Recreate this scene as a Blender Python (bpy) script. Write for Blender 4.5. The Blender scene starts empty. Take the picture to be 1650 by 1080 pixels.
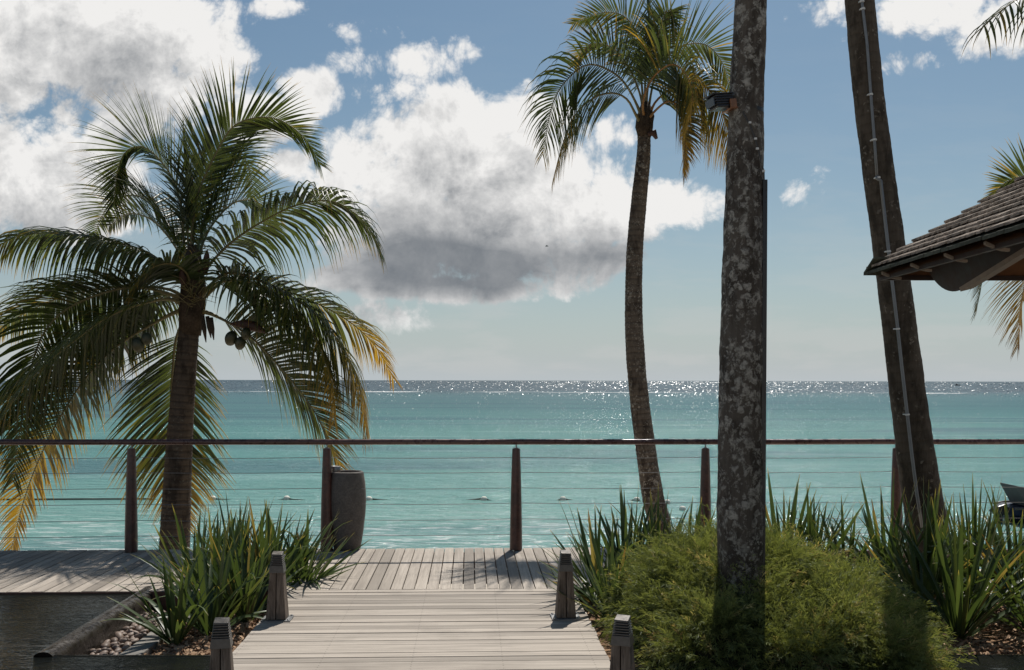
import bpy, bmesh, math, random
import numpy as np
from mathutils import Vector, Matrix, Quaternion, noise as mnoise

R = math.radians
scene = bpy.context.scene
COL = scene.collection

# ------------------------------------------------------------------ camera
FPX = 1604.0            # focal length in photo pixels (1650 wide)
HX, HY = 825.0, 613.2   # where the camera axis meets the horizon in the photo
CAMZ = 1.73
ROLL = 0.0022
cam_d = bpy.data.cameras.new("camera")
cam = bpy.data.objects.new("camera", cam_d)
COL.objects.link(cam)
cam.location = (0, 0, CAMZ)
cam.rotation_euler = (Matrix.Rotation(R(90), 4, 'X') @ Matrix.Rotation(ROLL, 4, 'Z')).to_euler()
cam_d.sensor_width = 36.0
cam_d.lens = 36.0 * FPX / 1650.0
cam_d.shift_y = (HY - 540.0) / 1650.0
cam_d.clip_start = 0.1
cam_d.clip_end = 60000
scene.camera = cam


def at(px, py, Y):
    """the point at depth Y that the photo shows at pixel (px, py)"""
    a, b = px - HX, HY - py
    c, s = math.cos(ROLL), math.sin(ROLL)
    x, z = a * c - b * s, a * s + b * c
    return Vector((x * Y / FPX, Y, CAMZ + z * Y / FPX))


def onz(px, py, z):
    """the point at height z that the photo shows at pixel (px, py)"""
    a, b = px - HX, HY - py
    c, s = math.cos(ROLL), math.sin(ROLL)
    x, zz = a * c - b * s, a * s + b * c
    Y = (z - CAMZ) * FPX / zz
    return Vector((x * Y / FPX, Y, z))


# ------------------------------------------------------------------ node helpers
class NX:
    """a socket with arithmetic"""
    def __init__(s, t, k): s.t, s.k = t, k
    def _m(s, op, *o, clamp=False):
        n = s.t.nodes.new('ShaderNodeMath'); n.operation = op; n.use_clamp = clamp
        for i, v in enumerate((s,) + o):
            if isinstance(v, NX): s.t.links.new(v.k, n.inputs[i])
            else: n.inputs[i].default_value = v
        return NX(s.t, n.outputs[0])
    def __add__(s, o): return s._m('ADD', o)
    def __radd__(s, o): return s._m('ADD', o)
    def __sub__(s, o): return s._m('SUBTRACT', o)
    def __rsub__(s, o): return s._m('MULTIPLY', -1.0)._m('ADD', o)
    def __mul__(s, o): return s._m('MULTIPLY', o)
    def __rmul__(s, o): return s._m('MULTIPLY', o)
    def __truediv__(s, o): return s._m('DIVIDE', o)
    def __pow__(s, o): return s._m('POWER', o)
    def max(s, o): return s._m('MAXIMUM', o)
    def min(s, o): return s._m('MINIMUM', o)
    def smax(s, o, d): return s._m('SMOOTH_MAX', o, d)
    def abs(s): return s._m('ABSOLUTE')
    def exp(s): return s._m('EXPONENT')
    def clamp(s): return s._m('ADD', 0.0, clamp=True)
    def ramp(s, a, b, smooth=True, lo=0.0, hi=1.0):
        n = s.t.nodes.new('ShaderNodeMapRange')
        n.interpolation_type = 'SMOOTHSTEP' if smooth else 'LINEAR'
        s.t.links.new(s.k, n.inputs[0])
        for i, v in zip((1, 2, 3, 4), (a, b, lo, hi)): n.inputs[i].default_value = v
        return NX(s.t, n.outputs[0])


class VX:
    """a vector or colour socket"""
    def __init__(s, t, k): s.t, s.k = t, k
    def _v(s, op, o, scale=None):
        n = s.t.nodes.new('ShaderNodeVectorMath'); n.operation = op
        s.t.links.new(s.k, n.inputs[0])
        if isinstance(o, VX): s.t.links.new(o.k, n.inputs[1])
        elif o is not None: n.inputs[1].default_value = o
        if scale is not None:
            if isinstance(scale, NX): s.t.links.new(scale.k, n.inputs['Scale'])
            else: n.inputs['Scale'].default_value = scale
        return n
    def __add__(s, o): return VX(s.t, s._v('ADD', o).outputs[0])
    def __sub__(s, o): return VX(s.t, s._v('SUBTRACT', o).outputs[0])
    def __mul__(s, o): return VX(s.t, s._v('MULTIPLY', o).outputs[0])
    def scale(s, f): return VX(s.t, s._v('SCALE', None, f).outputs[0])
    def dot(s, o): return NX(s.t, s._v('DOT_PRODUCT', o).outputs[1])
    def length(s): return NX(s.t, s._v('LENGTH', None).outputs[1])
    def xyz(s):
        n = s.t.nodes.new('ShaderNodeSeparateXYZ'); s.t.links.new(s.k, n.inputs[0])
        return [NX(s.t, o) for o in n.outputs]


def vec(t, x, y, z=0.0):
    n = t.nodes.new('ShaderNodeCombineXYZ')
    for i, v in enumerate((x, y, z)):
        if isinstance(v, NX): t.links.new(v.k, n.inputs[i])
        else: n.inputs[i].default_value = v
    return VX(t, n.outputs[0])


def nz(t, v, scale, detail=4, rough=.5, dist=0.0, dim='3D', lac=2.0, col=False):
    n = t.nodes.new('ShaderNodeTexNoise'); n.noise_dimensions = dim
    if v is not None: t.links.new(v.k, n.inputs['Vector'])
    n.inputs['Scale'].default_value = scale
    n.inputs['Detail'].default_value = detail
    n.inputs['Roughness'].default_value = rough
    n.inputs['Distortion'].default_value = dist
    n.inputs['Lacunarity'].default_value = lac
    return VX(t, n.outputs['Color']) if col else NX(t, n.outputs[0])


def vor(t, v, scale, dim='3D', feature='F1', detail=0.0, rough=.5, rand=1.0, out='Distance'):
    n = t.nodes.new('ShaderNodeTexVoronoi'); n.voronoi_dimensions = dim; n.feature = feature
    t.links.new(v.k, n.inputs['Vector'])
    n.inputs['Scale'].default_value = scale
    if 'Detail' in n.inputs: n.inputs['Detail'].default_value = detail; n.inputs['Roughness'].default_value = rough
    n.inputs['Randomness'].default_value = rand
    return NX(t, n.outputs[out]) if out == 'Distance' else VX(t, n.outputs[out])


def mixc(t, f, a, b, mode='MIX'):
    n = t.nodes.new('ShaderNodeMix'); n.data_type = 'RGBA'; n.blend_type = mode
    if isinstance(f, NX): t.links.new(f.k, n.inputs[0])
    else: n.inputs[0].default_value = f
    for i, v in ((6, a), (7, b)):
        if isinstance(v, (VX, NX)): t.links.new(v.k, n.inputs[i])
        else: n.inputs[i].default_value = (*v, 1)
    return VX(t, n.outputs[2])


# ------------------------------------------------------------------ world: sky and clouds
SUN_EL = R(56.9)
SUN_AZ = R(14.5)         # to the right of straight ahead
world = bpy.data.worlds.new("World"); scene.world = world
world.use_nodes = True
wt = world.node_tree; wt.nodes.clear()
sky = wt.nodes.new('ShaderNodeTexSky'); sky.sky_type = 'NISHITA'; sky.sun_disc = False
sky.sun_elevation = SUN_EL; sky.sun_rotation = SUN_AZ
sky.air_density = 1.0; sky.dust_density = 1.2; sky.ozone_density = 1.6
SKYC = VX(wt, sky.outputs[0])
tc = wt.nodes.new('ShaderNodeTexCoord')
DIR = VX(wt, tc.outputs['Generated'])
dx, dy, dz = DIR.xyz()
yy = dy.abs().max(0.22)
P0 = vec(wt, dx / yy, dz / yy)


def uv(px, py): return ((px - HX) / FPX, (HY - py) / FPX, 0.0)


# cloud masses: centre x, y, half width, half height (photo pixels), weight
BLOBS = [
    # the large cumulus in the middle
    (745, 205, 110, 75, 1.0), (860, 190, 80, 60, .95), (690, 265, 150, 110, 1.05), (850, 290, 175, 115, 1.05),
    (600, 270, 95, 75, .9), (545, 300, 75, 45, .8), (760, 370, 250, 110, 1.05), (930, 330, 150, 90, 1.0),
    (1078, 325, 110, 46, .98), (650, 420, 130, 60, .9), (880, 415, 160, 62, .95), (740, 462, 200, 30, .85),
    (570, 450, 80, 30, .75), (900, 455, 110, 26, .7),
    # the mass at upper left
    (190, 60, 210, 125, 1.15), (60, 30, 170, 120, 1.1), (30, 130, 110, 70, .8), (330, 110, 85, 70, .95), (225, 150, 140, 85, .95),
    (490, 150, 62, 45, .85), (410, 190, 95, 50, .75), (70, 300, 170, 95, 1.1), (120, 360, 150, 45, .7), (20, 220, 60, 40, .6), (170, 215, 46, 36, .7), (100, 185, 60, 40, .55),
    # shreds and small clouds
    (640, 100, 90, 34, .36), (700, 85, 60, 26, .32), (600, 50, 55, 26, .3), (445, 12, 44, 17, .36), (625, 148, 50, 22, .28),
    (470, 266, 46, 28, .42), (985, 218, 44, 34, .45), (1500, 8, 190, 58, .62), (1600, 45, 95, 52, .6), (1455, 100, 62, 20, .26),
    (1283, 300, 30, 26, .12), (595, 512, 95, 26, .42), (490, 466, 46, 18, .38),
]


def blob_field(t, p):
    acc = None
    for cx, cy, rx, ry, w in BLOBS:
        q = (p - VXc(t, uv(cx, cy))) * (FPX / rx, FPX / ry, 0.0)
        f = (1.0 - q.dot(q)) * w
        acc = f if acc is None else acc.smax(f, .25)
    return acc.max(-1.2)


def VXc(t, v):
    return v            # constants go straight into vector-math sockets


def cloud_noise(t, p):
    wp = p + (nz(t, p, 9.0, 2, .5, dim='2D', col=True) - (.5, .5, .5)).scale(.035)
    big = nz(t, wp, 12.0, 10, .63, dim='2D')
    bil = vor(t, wp, 30.0, '2D', 'F1', 4.0, .62)
    return (big - .5) * 2.2 + (.42 - bil) * .62 + .28


SUNSTEP = (0.006, 0.017, 0.0)
S0 = blob_field(wt, P0)
S1 = blob_field(wt, P0 + (0.02, .055, 0))
dens = []
for k in range(4):
    pk = P0 + tuple(c * k * (1 + .35 * k) for c in SUNSTEP)
    nk = cloud_noise(wt, pk)
    f = k / 3.0
    dens.append((S0 * (1 - f) + S1 * f) + nk)
alpha = (dens[0] + S0 * .25).ramp(-.20, .56)
thick = dens[0].ramp(.15, 1.15)
up = (dens[1].max(0.0) * .8 + dens[2].max(0.0) + dens[3].max(0.0) * 1.1)
light = (up * -0.19).exp()
light = light * (1.0 - thick * .16)
relief = (dens[0] - dens[1]) * .34 + (cloud_noise(wt, P0 * (1.7, 1.9, 1) + (3.1, 1.7, 0)) - .3) * .15
# the flat undersides
DARKS = [(730, 448, 270, 44, 1.15), (650, 405, 140, 46, .72), (860, 410, 170, 30, .5), (680, 352, 150, 36, .34), (150, 125, 80, 60, .30),
         (200, 85, 70, 45, .16), (70, 365, 130, 36, .42), (1000, 400, 90, 35, .5)]
dk = None
for cx, cy, rx, ry, w in DARKS:
    q = (P0 - uv(cx, cy)) * (FPX / rx, FPX / ry, 0.0)
    f = (q.dot(q) * -1.1).exp() * w
    dk = f if dk is None else dk + f
dkn = (dk * (.80 + nz(wt, P0 * (1, 2.3, 1), 11.0, 7, .56, .3, dim='2D').ramp(.34, .68) * .28)).clamp()
light = ((light * 1.16 + .02).clamp() * (1.0 - dkn * .84) + relief * (1.0 - dkn * .80)).clamp()
CLOUD = mixc(wt, light.ramp(.0, .95, smooth=False), (.160, .180, .205), (.87, .86, .845))
# haze low over the horizon, and the sky's own colour a little greyer
el = dz.max(0.0)
SKYS = SKYC.scale(0.062)
hs = wt.nodes.new('ShaderNodeHueSaturation'); wt.links.new(SKYS.k, hs.inputs['Color'])
hs.inputs['Saturation'].default_value = 1.12
SKYG = VX(wt, hs.outputs[0]) * (.86, 1.03, 1.02)
hz = (el * -8.0).exp()
SKYH = mixc(wt, hz * .85, SKYG, (.525, .575, .615))
band = nz(wt, P0 * (1, 4.5, 1), 7.0, 5, .6, dim='2D').ramp(.44, .64) * (el * -11.0).exp() * (el * 60.0).clamp()
SKYH = mixc(wt, band * .5, SKYH, (.56, .57, .565))
FINAL = mixc(wt, alpha * (el * 14.0).clamp(), SKYH, CLOUD)
bg = wt.nodes.new('ShaderNodeBackground'); bg.inputs[1].default_value = 1.0
# (the Nishita colour is scaled to strength .062 above, before the clouds are laid over it)
wt.links.new(FINAL.k, bg.inputs[0])
wo = wt.nodes.new('ShaderNodeOutputWorld'); wt.links.new(bg.outputs[0], wo.inputs[0])
world.cycles.sampling_method = 'MANUAL'; world.cycles.sample_map_resolution = 512

# ------------------------------------------------------------------ sun, exposure
sun_d = bpy.data.lights.new("sun", 'SUN'); sun_d.energy = 4.7; sun_d.angle = R(.5); sun_d.color = (1.0, .955, .89)
sun = bpy.data.objects.new("sun", sun_d); COL.objects.link(sun)
to_sun = Vector((math.sin(SUN_AZ) * math.cos(SUN_EL), math.cos(SUN_AZ) * math.cos(SUN_EL), math.sin(SUN_EL)))
sun.rotation_euler = to_sun.to_track_quat('Z', 'Y').to_euler()
scene.view_settings.view_transform = 'Standard'; scene.view_settings.look = 'None'
scene.view_settings.exposure = 0.0; scene.view_settings.gamma = 1.0
scene.render.engine = 'CYCLES'
scene.cycles.max_bounces = 8; scene.cycles.transparent_max_bounces = 12
scene.cycles.sample_clamp_indirect = 6.0
scene.cycles.use_denoising = True

# ------------------------------------------------------------------ mesh and object helpers
class MB:
    """collects shapes that become ONE mesh object; every vertex may carry a tint and an age"""
    def __init__(s): s.v, s.f, s.a, s.b = [], [], [], []
    def add(s, vs, fs, a=0.0, b=0.0):
        o = len(s.v)
        s.v.extend([tuple(p) for p in vs])
        s.f.extend([tuple(i + o for i in f) for f in fs])
        s.a.extend(a if hasattr(a, '__len__') else [a] * len(vs))
        s.b.extend(b if hasattr(b, '__len__') else [b] * len(vs))
    def box(s, lo, hi, a=0.0, b=0.0, M=None):
        vs = [Vector((x, y, z)) for z in (lo[2], hi[2]) for y in (lo[1], hi[1]) for x in (lo[0], hi[0])]
        if M: vs = [M @ v for v in vs]
        s.add(vs, [(0, 2, 3, 1), (4, 5, 7, 6), (0, 1, 5, 4), (2, 6, 7, 3), (0, 4, 6, 2), (1, 3, 7, 5)], a, b)
    def tube(s, pts, rad, n=10, a=0.0, b=0.0, caps=True, jit=None):
        pts = [Vector(p) for p in pts]
        if not hasattr(rad, '__len__'): rad = [rad] * len(pts)
        vs, ref = [], None
        for i, p in enumerate(pts):
            t = (pts[min(i + 1, len(pts) - 1)] - pts[max(i - 1, 0)]).normalized()
            if ref is None: ref = t.orthogonal().normalized()
            ref = (ref - t * ref.dot(t)).normalized()
            bi = t.cross(ref)
            for k in range(n):
                th = 2 * math.pi * k / n
                d = ref * math.cos(th) + bi * math.sin(th)
                r = rad[i] * (1 + (jit(i, th, p) if jit else 0))
                vs.append(p + d * r)
        fs = []
        for i in range(len(pts) - 1):
            for k in range(n):
                k2 = (k + 1) % n
                fs.append((i * n + k, i * n + k2, (i + 1) * n + k2, (i + 1) * n + k))
        if caps:
            fs.append(tuple(range(n))[::-1]); fs.append(tuple((len(pts) - 1) * n + k for k in range(n)))
        aa = [x for x in a for _ in range(n)] if hasattr(a, '__len__') else a
        s.add(vs, fs, aa, b)
    def lathe(s, prof, c=(0, 0, 0), n=32, a=0.0):
        vs = []
        for r, z in prof:
            for k in range(n):
                th = 2 * math.pi * k / n
                vs.append((c[0] + r * math.cos(th), c[1] + r * math.sin(th), c[2] + z))
        fs = []
        for i in range(len(prof) - 1):
            for k in range(n):
                k2 = (k + 1) % n
                fs.append((i * n + k, i * n + k2, (i + 1) * n + k2, (i + 1) * n + k))
        if prof[0][0] > 1e-6: fs.append(tuple(range(n))[::-1])
        if prof[-1][0] > 1e-6: fs.append(tuple((len(prof) - 1) * n + k for k in range(n)))
        s.add(vs, fs, a)
    def prism(s, outline, y0, y1, a=0.0, M=None):
        """outline in (x, z), extruded along y"""
        n = len(outline)
        vs = [Vector((x, y0, z)) for x, z in outline] + [Vector((x, y1, z)) for x, z in outline]
        if M: vs = [M @ v for v in vs]
        fs = [tuple(range(n)), tuple(range(2 * n - 1, n - 1, -1))]
        fs += [(i, i + n, (i + 1) % n + n, (i + 1) % n) for i in range(n)]
        s.add(vs, fs, a)
    def mesh(s, name, mat, smooth=False):
        me = bpy.data.meshes.new(name)
        me.from_pydata(s.v, [], s.f)
        for nm, dat in (('tint', s.a), ('age', s.b)):
            at_ = me.attributes.new(nm, 'FLOAT', 'POINT'); at_.data.foreach_set('value', np.asarray(dat, 'f'))
        if mat: me.materials.append(mat)
        if smooth: me.polygons.foreach_set('use_smooth', [True] * len(me.polygons))
        me.update()
        return me
    def build(s, name, mat, parent=None, smooth=False, bevel=0.0, loc=None):
        me = s.mesh(name, mat, smooth)
        o = bpy.data.objects.new(name, me); COL.objects.link(o)
        if parent: o.parent = parent
        if loc is not None: o.location = loc
        if bevel:
            m = o.modifiers.new('bevel', 'BEVEL'); m.width = bevel; m.segments = 2; m.limit_method = 'ANGLE'
        return o


def tag(o, label=None, cat=None, group=None, kind=None):
    if label: o['label'] = label
    if cat: o['category'] = cat
    if group: o['group'] = group
    if kind: o['kind'] = kind
    return o


def thing(name, label, cat, loc=(0, 0, 0), rz=0.0, group=None):
    o = bpy.data.objects.new(name, None); COL.objects.link(o)
    o.location = loc; o.rotation_euler = (0, 0, rz); o.empty_display_size = .1
    return tag(o, label, cat, group)


def copy_tree(o, parent=None):
    c = o.copy(); COL.objects.link(c)
    if parent: c.parent = parent
    for ch in list(o.children): copy_tree(ch, c)
    return c


def material(name, rough=.6, spec=.4, metal=0.0):
    m = bpy.data.materials.new(name); m.use_nodes = True
    t = m.node_tree; p = t.nodes['Principled BSDF']
    p.inputs['Roughness'].default_value = rough
    p.inputs['Specular IOR Level'].default_value = spec
    p.inputs['Metallic'].default_value = metal
    return m, t, p


def setc(t, p, v, sock='Base Color'):
    if isinstance(v, (VX, NX)): t.links.new(v.k, p.inputs[sock])
    elif hasattr(v, '__len__'): p.inputs[sock].default_value = (*v, 1)
    else: p.inputs[sock].default_value = v


def bump(t, p, h, strength=.5, dist=.01):
    b = t.nodes.new('ShaderNodeBump'); b.inputs['Strength'].default_value = strength; b.inputs['Distance'].default_value = dist
    t.links.new(h.k, b.inputs['Height']); t.links.new(b.outputs[0], p.inputs['Normal'])
    return b


def ocoord(t):
    n = t.nodes.new('ShaderNodeTexCoord'); return VX(t, n.outputs['Object'])


def attr(t, name):
    n = t.nodes.new('ShaderNodeAttribute'); n.attribute_name = name; return NX(t, n.outputs['Fac'])


# the deck, railing and walkway are turned a little against the camera
YAW = R(2.43)
DM = Matrix.Rotation(YAW, 4, 'Z')
def D(x, y, z=0.0): return DM @ Vector((x, y, z))


def rail_x(px, ly):
    """local x on the line local y = ly that the photo shows at column px"""
    k = (px - HX) / FPX
    c, s = math.cos(YAW), math.sin(YAW)
    # (lx c - ly s) = k (lx s + ly c)
    return ly * (s + k * c) / (c - k * s)


# ------------------------------------------------------------------ materials
def wood_mat(name, col_a, col_b, axis, pitch, rough=.75, bumpy=.35, joist=.62, shift=0.0):
    """weathered planks: grain runs along the local axis, every plank has its own tint"""
    m, t, p = material(name, rough, .3)
    o = ocoord(t); ti = attr(t, 'tint')
    st = (26.0, 1.1, 26.0) if axis == 'Y' else (1.1, 26.0, 26.0)
    q = o * st + vec(t, ti * 37.0, ti * 91.0, ti * 13.0)
    g1 = nz(t, q, 1.6, 6, .62, .6)
    g2 = nz(t, q * ((4, .7, 4) if axis == 'Y' else (.7, 4, 4)), 3.0, 3, .6)
    blot = nz(t, o, 2.3, 4, .6)
    f = (g1 * .62 + g2 * .38).ramp(.28, .72)
    c = mixc(t, f, tuple(x * .86 for x in col_a), tuple(x * .94 for x in col_b))
    streak = nz(t, o * ((9, .55, 9) if axis == 'Y' else (.55, 9, 9)), 1.0, 4, .65)
    c = mixc(t, streak.ramp(.44, .66) * .52, c, tuple(x * .60 for x in col_a))
    c = mixc(t, ((1.0 - ti) ** 2.0) * .85, c, tuple(x * .52 for x in col_a))
    c = mixc(t, blot.ramp(.5, .72) * .30, c, tuple(x * .62 for x in col_a))
    crack = g2.ramp(.60, .68) * g1.ramp(.48, .60)
    c = mixc(t, crack * .55, c, tuple(x * .3 for x in col_a))
    knots = vor(t, q * ((1, 2.4, 1) if axis == 'Y' else (2.4, 1, 1)), .33).ramp(.05, .0)
    c = mixc(t, knots * .8, c, (.05, .04, .03))
    # screw heads: a pair of small dark dots on every plank over each joist
    lx, ly, lz = o.xyz()
    al, ac_ = (ly, lx) if axis == 'Y' else (lx, ly)
    ja = ((al / joist + .13)._m('FRACT') - .5).abs() * joist
    jb = ((((ac_ + shift) / pitch)._m('FRACT') - .5).abs() - .27).abs() * pitch
    dot = (ja * ja + jb * jb)._m('SQRT').ramp(.0052, .0036)
    c = mixc(t, dot * .8, c, (.06, .05, .042))
    setc(t, p, c)
    bump(t, p, f * .6 - crack * .8, bumpy, .006)
    return m


M_deck = wood_mat('deck_wood', (.365, .31, .255), (.60, .525, .44), 'Y', .1005, shift=9.5)
M_walk = wood_mat('walkway_wood', (.345, .295, .245), (.61, .535, .45), 'X', .1, joist=.56, shift=.238)


def simple(name, col, rough=.5, spec=.4, metal=0.0, var=.25, scale=20.0, bstr=.15, bdist=.003, dark=None):
    m, t, p = material(name, rough, spec, metal)
    o = ocoord(t)
    n = nz(t, o, scale, 5, .6)
    n2 = nz(t, o, scale * .17, 3, .5)
    c = mixc(t, (n * .6 + n2 * .4).ramp(.3, .7), tuple(x * (1 - var) for x in col), tuple(min(1, x * (1 + var)) for x in col))
    if dark: c = mixc(t, n2.ramp(.52, .66) * .6, c, dark)
    setc(t, p, c)
    setc(t, p, n.ramp(.2, .8, lo=max(.02, rough - .12), hi=min(1, rough + .12)), 'Roughness')
    if bstr: bump(t, p, n, bstr, bdist)
    return m


M_rust = simple('oiled_brown_wood', (.085, .036, .026), .38, .5, var=.45, scale=30, dark=(.03, .016, .013))
M_railw = simple('handrail_wood', (.075, .034, .027), .30, .55, var=.4, scale=14, bstr=.08)
M_steel = simple('brushed_steel', (.42, .42, .42), .32, .5, 1.0, var=.12, scale=60, bstr=.04)
M_dsteel = simple('weathered_steel', (.22, .22, .22), .45, .5, .8, var=.25, scale=40, bstr=.08)
M_black = simple('black_plastic', (.018, .018, .02), .35, .5, var=.3, scale=30, bstr=.05)
M_pipe = simple('grey_pipe', (.18, .19, .20), .42, .45, .2, var=.15, scale=18, bstr=.03)
M_cap = simple('bronze_cap', (.105, .092, .080), .42, .5, .45, var=.3, scale=40, bstr=.08)
M_clip = simple('white_clip', (.62, .62, .60), .5, .4, var=.1, scale=40, bstr=.03)
M_pot = simple('dark_concrete', (.115, .099, .086), .72, .3, var=.35, scale=55, bstr=.35, bdist=.003, dark=(.075, .064, .056))
M_slab = simple('grey_stone_slab', (.20, .185, .165), .7, .3, var=.3, scale=22, bstr=.3, bdist=.004)
M_buoy = simple('white_float', (.66, .63, .54), .5, .4, var=.2, scale=30, bstr=.05)
M_rope = simple('rope', (.08, .075, .06), .9, .1, var=.3, scale=60)


def bollard_wood():
    m, t, p = material('bollard_wood', .8, .25)
    o = ocoord(t)
    q = o * (30, 30, 2.2)
    g = nz(t, q, 1.5, 6, .65, .5)
    g2 = nz(t, o * (90, 90, 4), 1.2, 3, .6)
    c = mixc(t, g.ramp(.3, .7), (.085, .062, .046), (.21, .165, .13))
    c = mixc(t, g2.ramp(.58, .66) * .7, c, (.035, .026, .02))
    c = mixc(t, nz(t, o, 9, 4).ramp(.5, .7) * .4, c, (.06, .05, .042))
    setc(t, p, c); bump(t, p, g * .6 - g2.ramp(.58, .66), .5, .004)
    return m


M_bwood = bollard_wood()


def leaf_mat(name, dark, light, yellow, brown, transl=.32, rough=.42, tcol=1.6):
    m, t, p = material(name, rough, .45)
    o = ocoord(t); age = attr(t, 'age'); ti = attr(t, 'tint')
    n = nz(t, o, 3.0, 3, .6)
    c = mixc(t, (ti * .7 + n * .5 - .1).clamp(), dark, light)
    c = mixc(t, age.ramp(.25, .75), c, yellow)
    c = mixc(t, age.ramp(.85, 1.15), c, brown)
    setc(t, p, c)
    bs = t.nodes.new('ShaderNodeBsdfTranslucent')
    cc = c * (1.25 * tcol, 1.15 * tcol, .55 * tcol)
    t.links.new(cc.k, bs.inputs[0])
    mx = t.nodes.new('ShaderNodeMixShader'); mx.inputs[0].default_value = transl
    t.links.new(p.outputs[0], mx.inputs[1]); t.links.new(bs.outputs[0], mx.inputs[2])
    t.links.new(mx.outputs[0], t.nodes['Material Output'].inputs[0])
    return m


M_palm = leaf_mat('palm_leaf', (.022, .035, .013), (.062, .082, .029), (.29, .185, .036), (.13, .07, .03), .42, .34)
M_sword = leaf_mat('sword_leaf', (.026, .049, .019), (.086, .126, .044), (.30, .26, .09), (.22, .13, .055), .30, .40, 1.4)
M_jun = leaf_mat('juniper_leaf', (.044, .064, .025), (.245, .285, .105), (.44, .38, .20), (.30, .205, .13), .36, .55, 1.2)


def bark_mat(name, base, dark, lichen, ring=28.0, lich=.5, lscale=9.0, ringw=.45, crust=0.0):
    """palm bark: ring scars, fissures and pale lichen patches"""
    m, t, p = material(name, .9, .15)
    o = ocoord(t); ti = attr(t, 'tint')        # tint = length along the trunk in metres
    x, y, z = o.xyz()
    w = nz(t, o, 5.0, 4, .6)
    saw = ((ti + w * .05) * ring / 6.2832)
    ringn = saw._m('FRACT')
    rg = ringn.ramp(.0, .22) * (1.0 - ringn.ramp(.6, 1.0) * .6)
    q = vec(t, x * 1.0, y * 1.0, ti * .42)
    fis = nz(t, o * (34, 34, 5), 1.0, 5, .65)
    blot = nz(t, q, 7.0, 6, .68)
    c = mixc(t, (rg * ringw + fis * .7 - .12).clamp(), dark, base)
    c = mixc(t, blot.ramp(.46, .62) * .75, c, tuple(v * .6 for v in dark))
    wob = o + (nz(t, o, 14.0, 4, .6, col=True) - (.5, .5, .5)).scale(.11)
    v1 = vor(t, wob, lscale, rand=1.0).ramp(.42, .30)
    v2 = vor(t, wob, lscale * 2.3).ramp(.36, .26)
    zone = nz(t, o, 2.6, 4, .6).ramp(.60 - .28 * lich, .66 - .2 * lich)
    l = (v1 * zone).max(v2 * nz(t, o, 5.0, 3, .6).ramp(.5, .58) * .9)
    l = l.max(nz(t, o * (1, 1, .75), 19.0, 9, .74, .4).ramp(.62 - .13 * crust, .70 - .13 * crust) * crust)
    fine = nz(t, o, 45.0, 4, .7)
    lc = mixc(t, fine.ramp(.3, .7), tuple(v * .62 for v in lichen), lichen)
    c = mixc(t, (l * fine.ramp(.25, .55)).clamp() * .8, c, lc)
    setc(t, p, c)
    bump(t, p, rg * ringw + fis * .5 + l * .15 + fine * .15, .8, .016)
    return m


M_bark_left = bark_mat('brown_palm_bark', (.115, .088, .066), (.040, .030, .024), (.17, .15, .12), 75, -.4)
M_bark_mid = bark_mat('speckled_palm_bark', (.16, .13, .10), (.045, .034, .028), (.36, .33, .28), 80, .35, 19, .35, .35)
M_bark_big = bark_mat('lichened_palm_bark', (.20, .178, .152), (.052, .042, .034), (.42, .40, .355), 38, .6, 13, .05, .9)
M_bark_lean = bark_mat('mossy_palm_bark', (.15, .122, .095), (.050, .040, .030), (.24, .21, .17), 70, -.15, 9, .16, .1)
M_fibre = simple('palm_fibre', (.055, .040, .028), .95, .1, var=.6, scale=45, bstr=.8, bdist=.01)
M_stalk = simple('palm_stalk', (.16, .13, .05), .5, .4, var=.3, scale=15, bstr=.1)
M_ostalk = simple('orange_palm_stalk', (.26, .13, .04), .5, .4, var=.3, scale=15, bstr=.1)
M_spathe = simple('red_brown_spathe', (.06, .03, .022), .6, .3, var=.3, scale=18, bstr=.2)
M_coco = simple('green_coconut', (.032, .036, .016), .45, .45, var=.4, scale=9, bstr=.1, dark=(.10, .075, .03))

# ------------------------------------------------------------------ ground: terrace bed, beach, seabed in one sheet
def beach_mat():
    m, t, p = material('sand', .9, .2)
    o = ocoord(t)
    n = nz(t, o, 9, 6, .65); n2 = nz(t, o, .35, 3)
    c = mixc(t, n.ramp(.3, .7), (.50, .43, .34), (.66, .58, .48))
    c = mixc(t, n2.ramp(.4, .7) * .3, c, (.42, .35, .27))
    setc(t, p, c); bump(t, p, n, .4, .02)
    return m


rows = [(-60, -.32), (8.05, -.32), (8.35, -.45), (9.0, -.62), (11, -1.15), (13, -1.5), (17, -1.72), (20, -2.02), (30, -3.2), (80, -5), (45000, -60)]
vs, fs = [], []
for y, z in rows:
    w = 70 if y < 50 else 60000
    for k in range(9):
        vs.append((-w + 2 * w * k / 8, y, z))
for i in range(len(rows) - 1):
    for k in range(8):
        fs.append((i * 9 + k, i * 9 + k + 1, (i + 1) * 9 + k + 1, (i + 1) * 9 + k))
g = MB(); g.add(vs, fs)
tag(g.build('ground', beach_mat()), kind='structure')

# ------------------------------------------------------------------ the sea
SEAZ = -2.0


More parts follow.
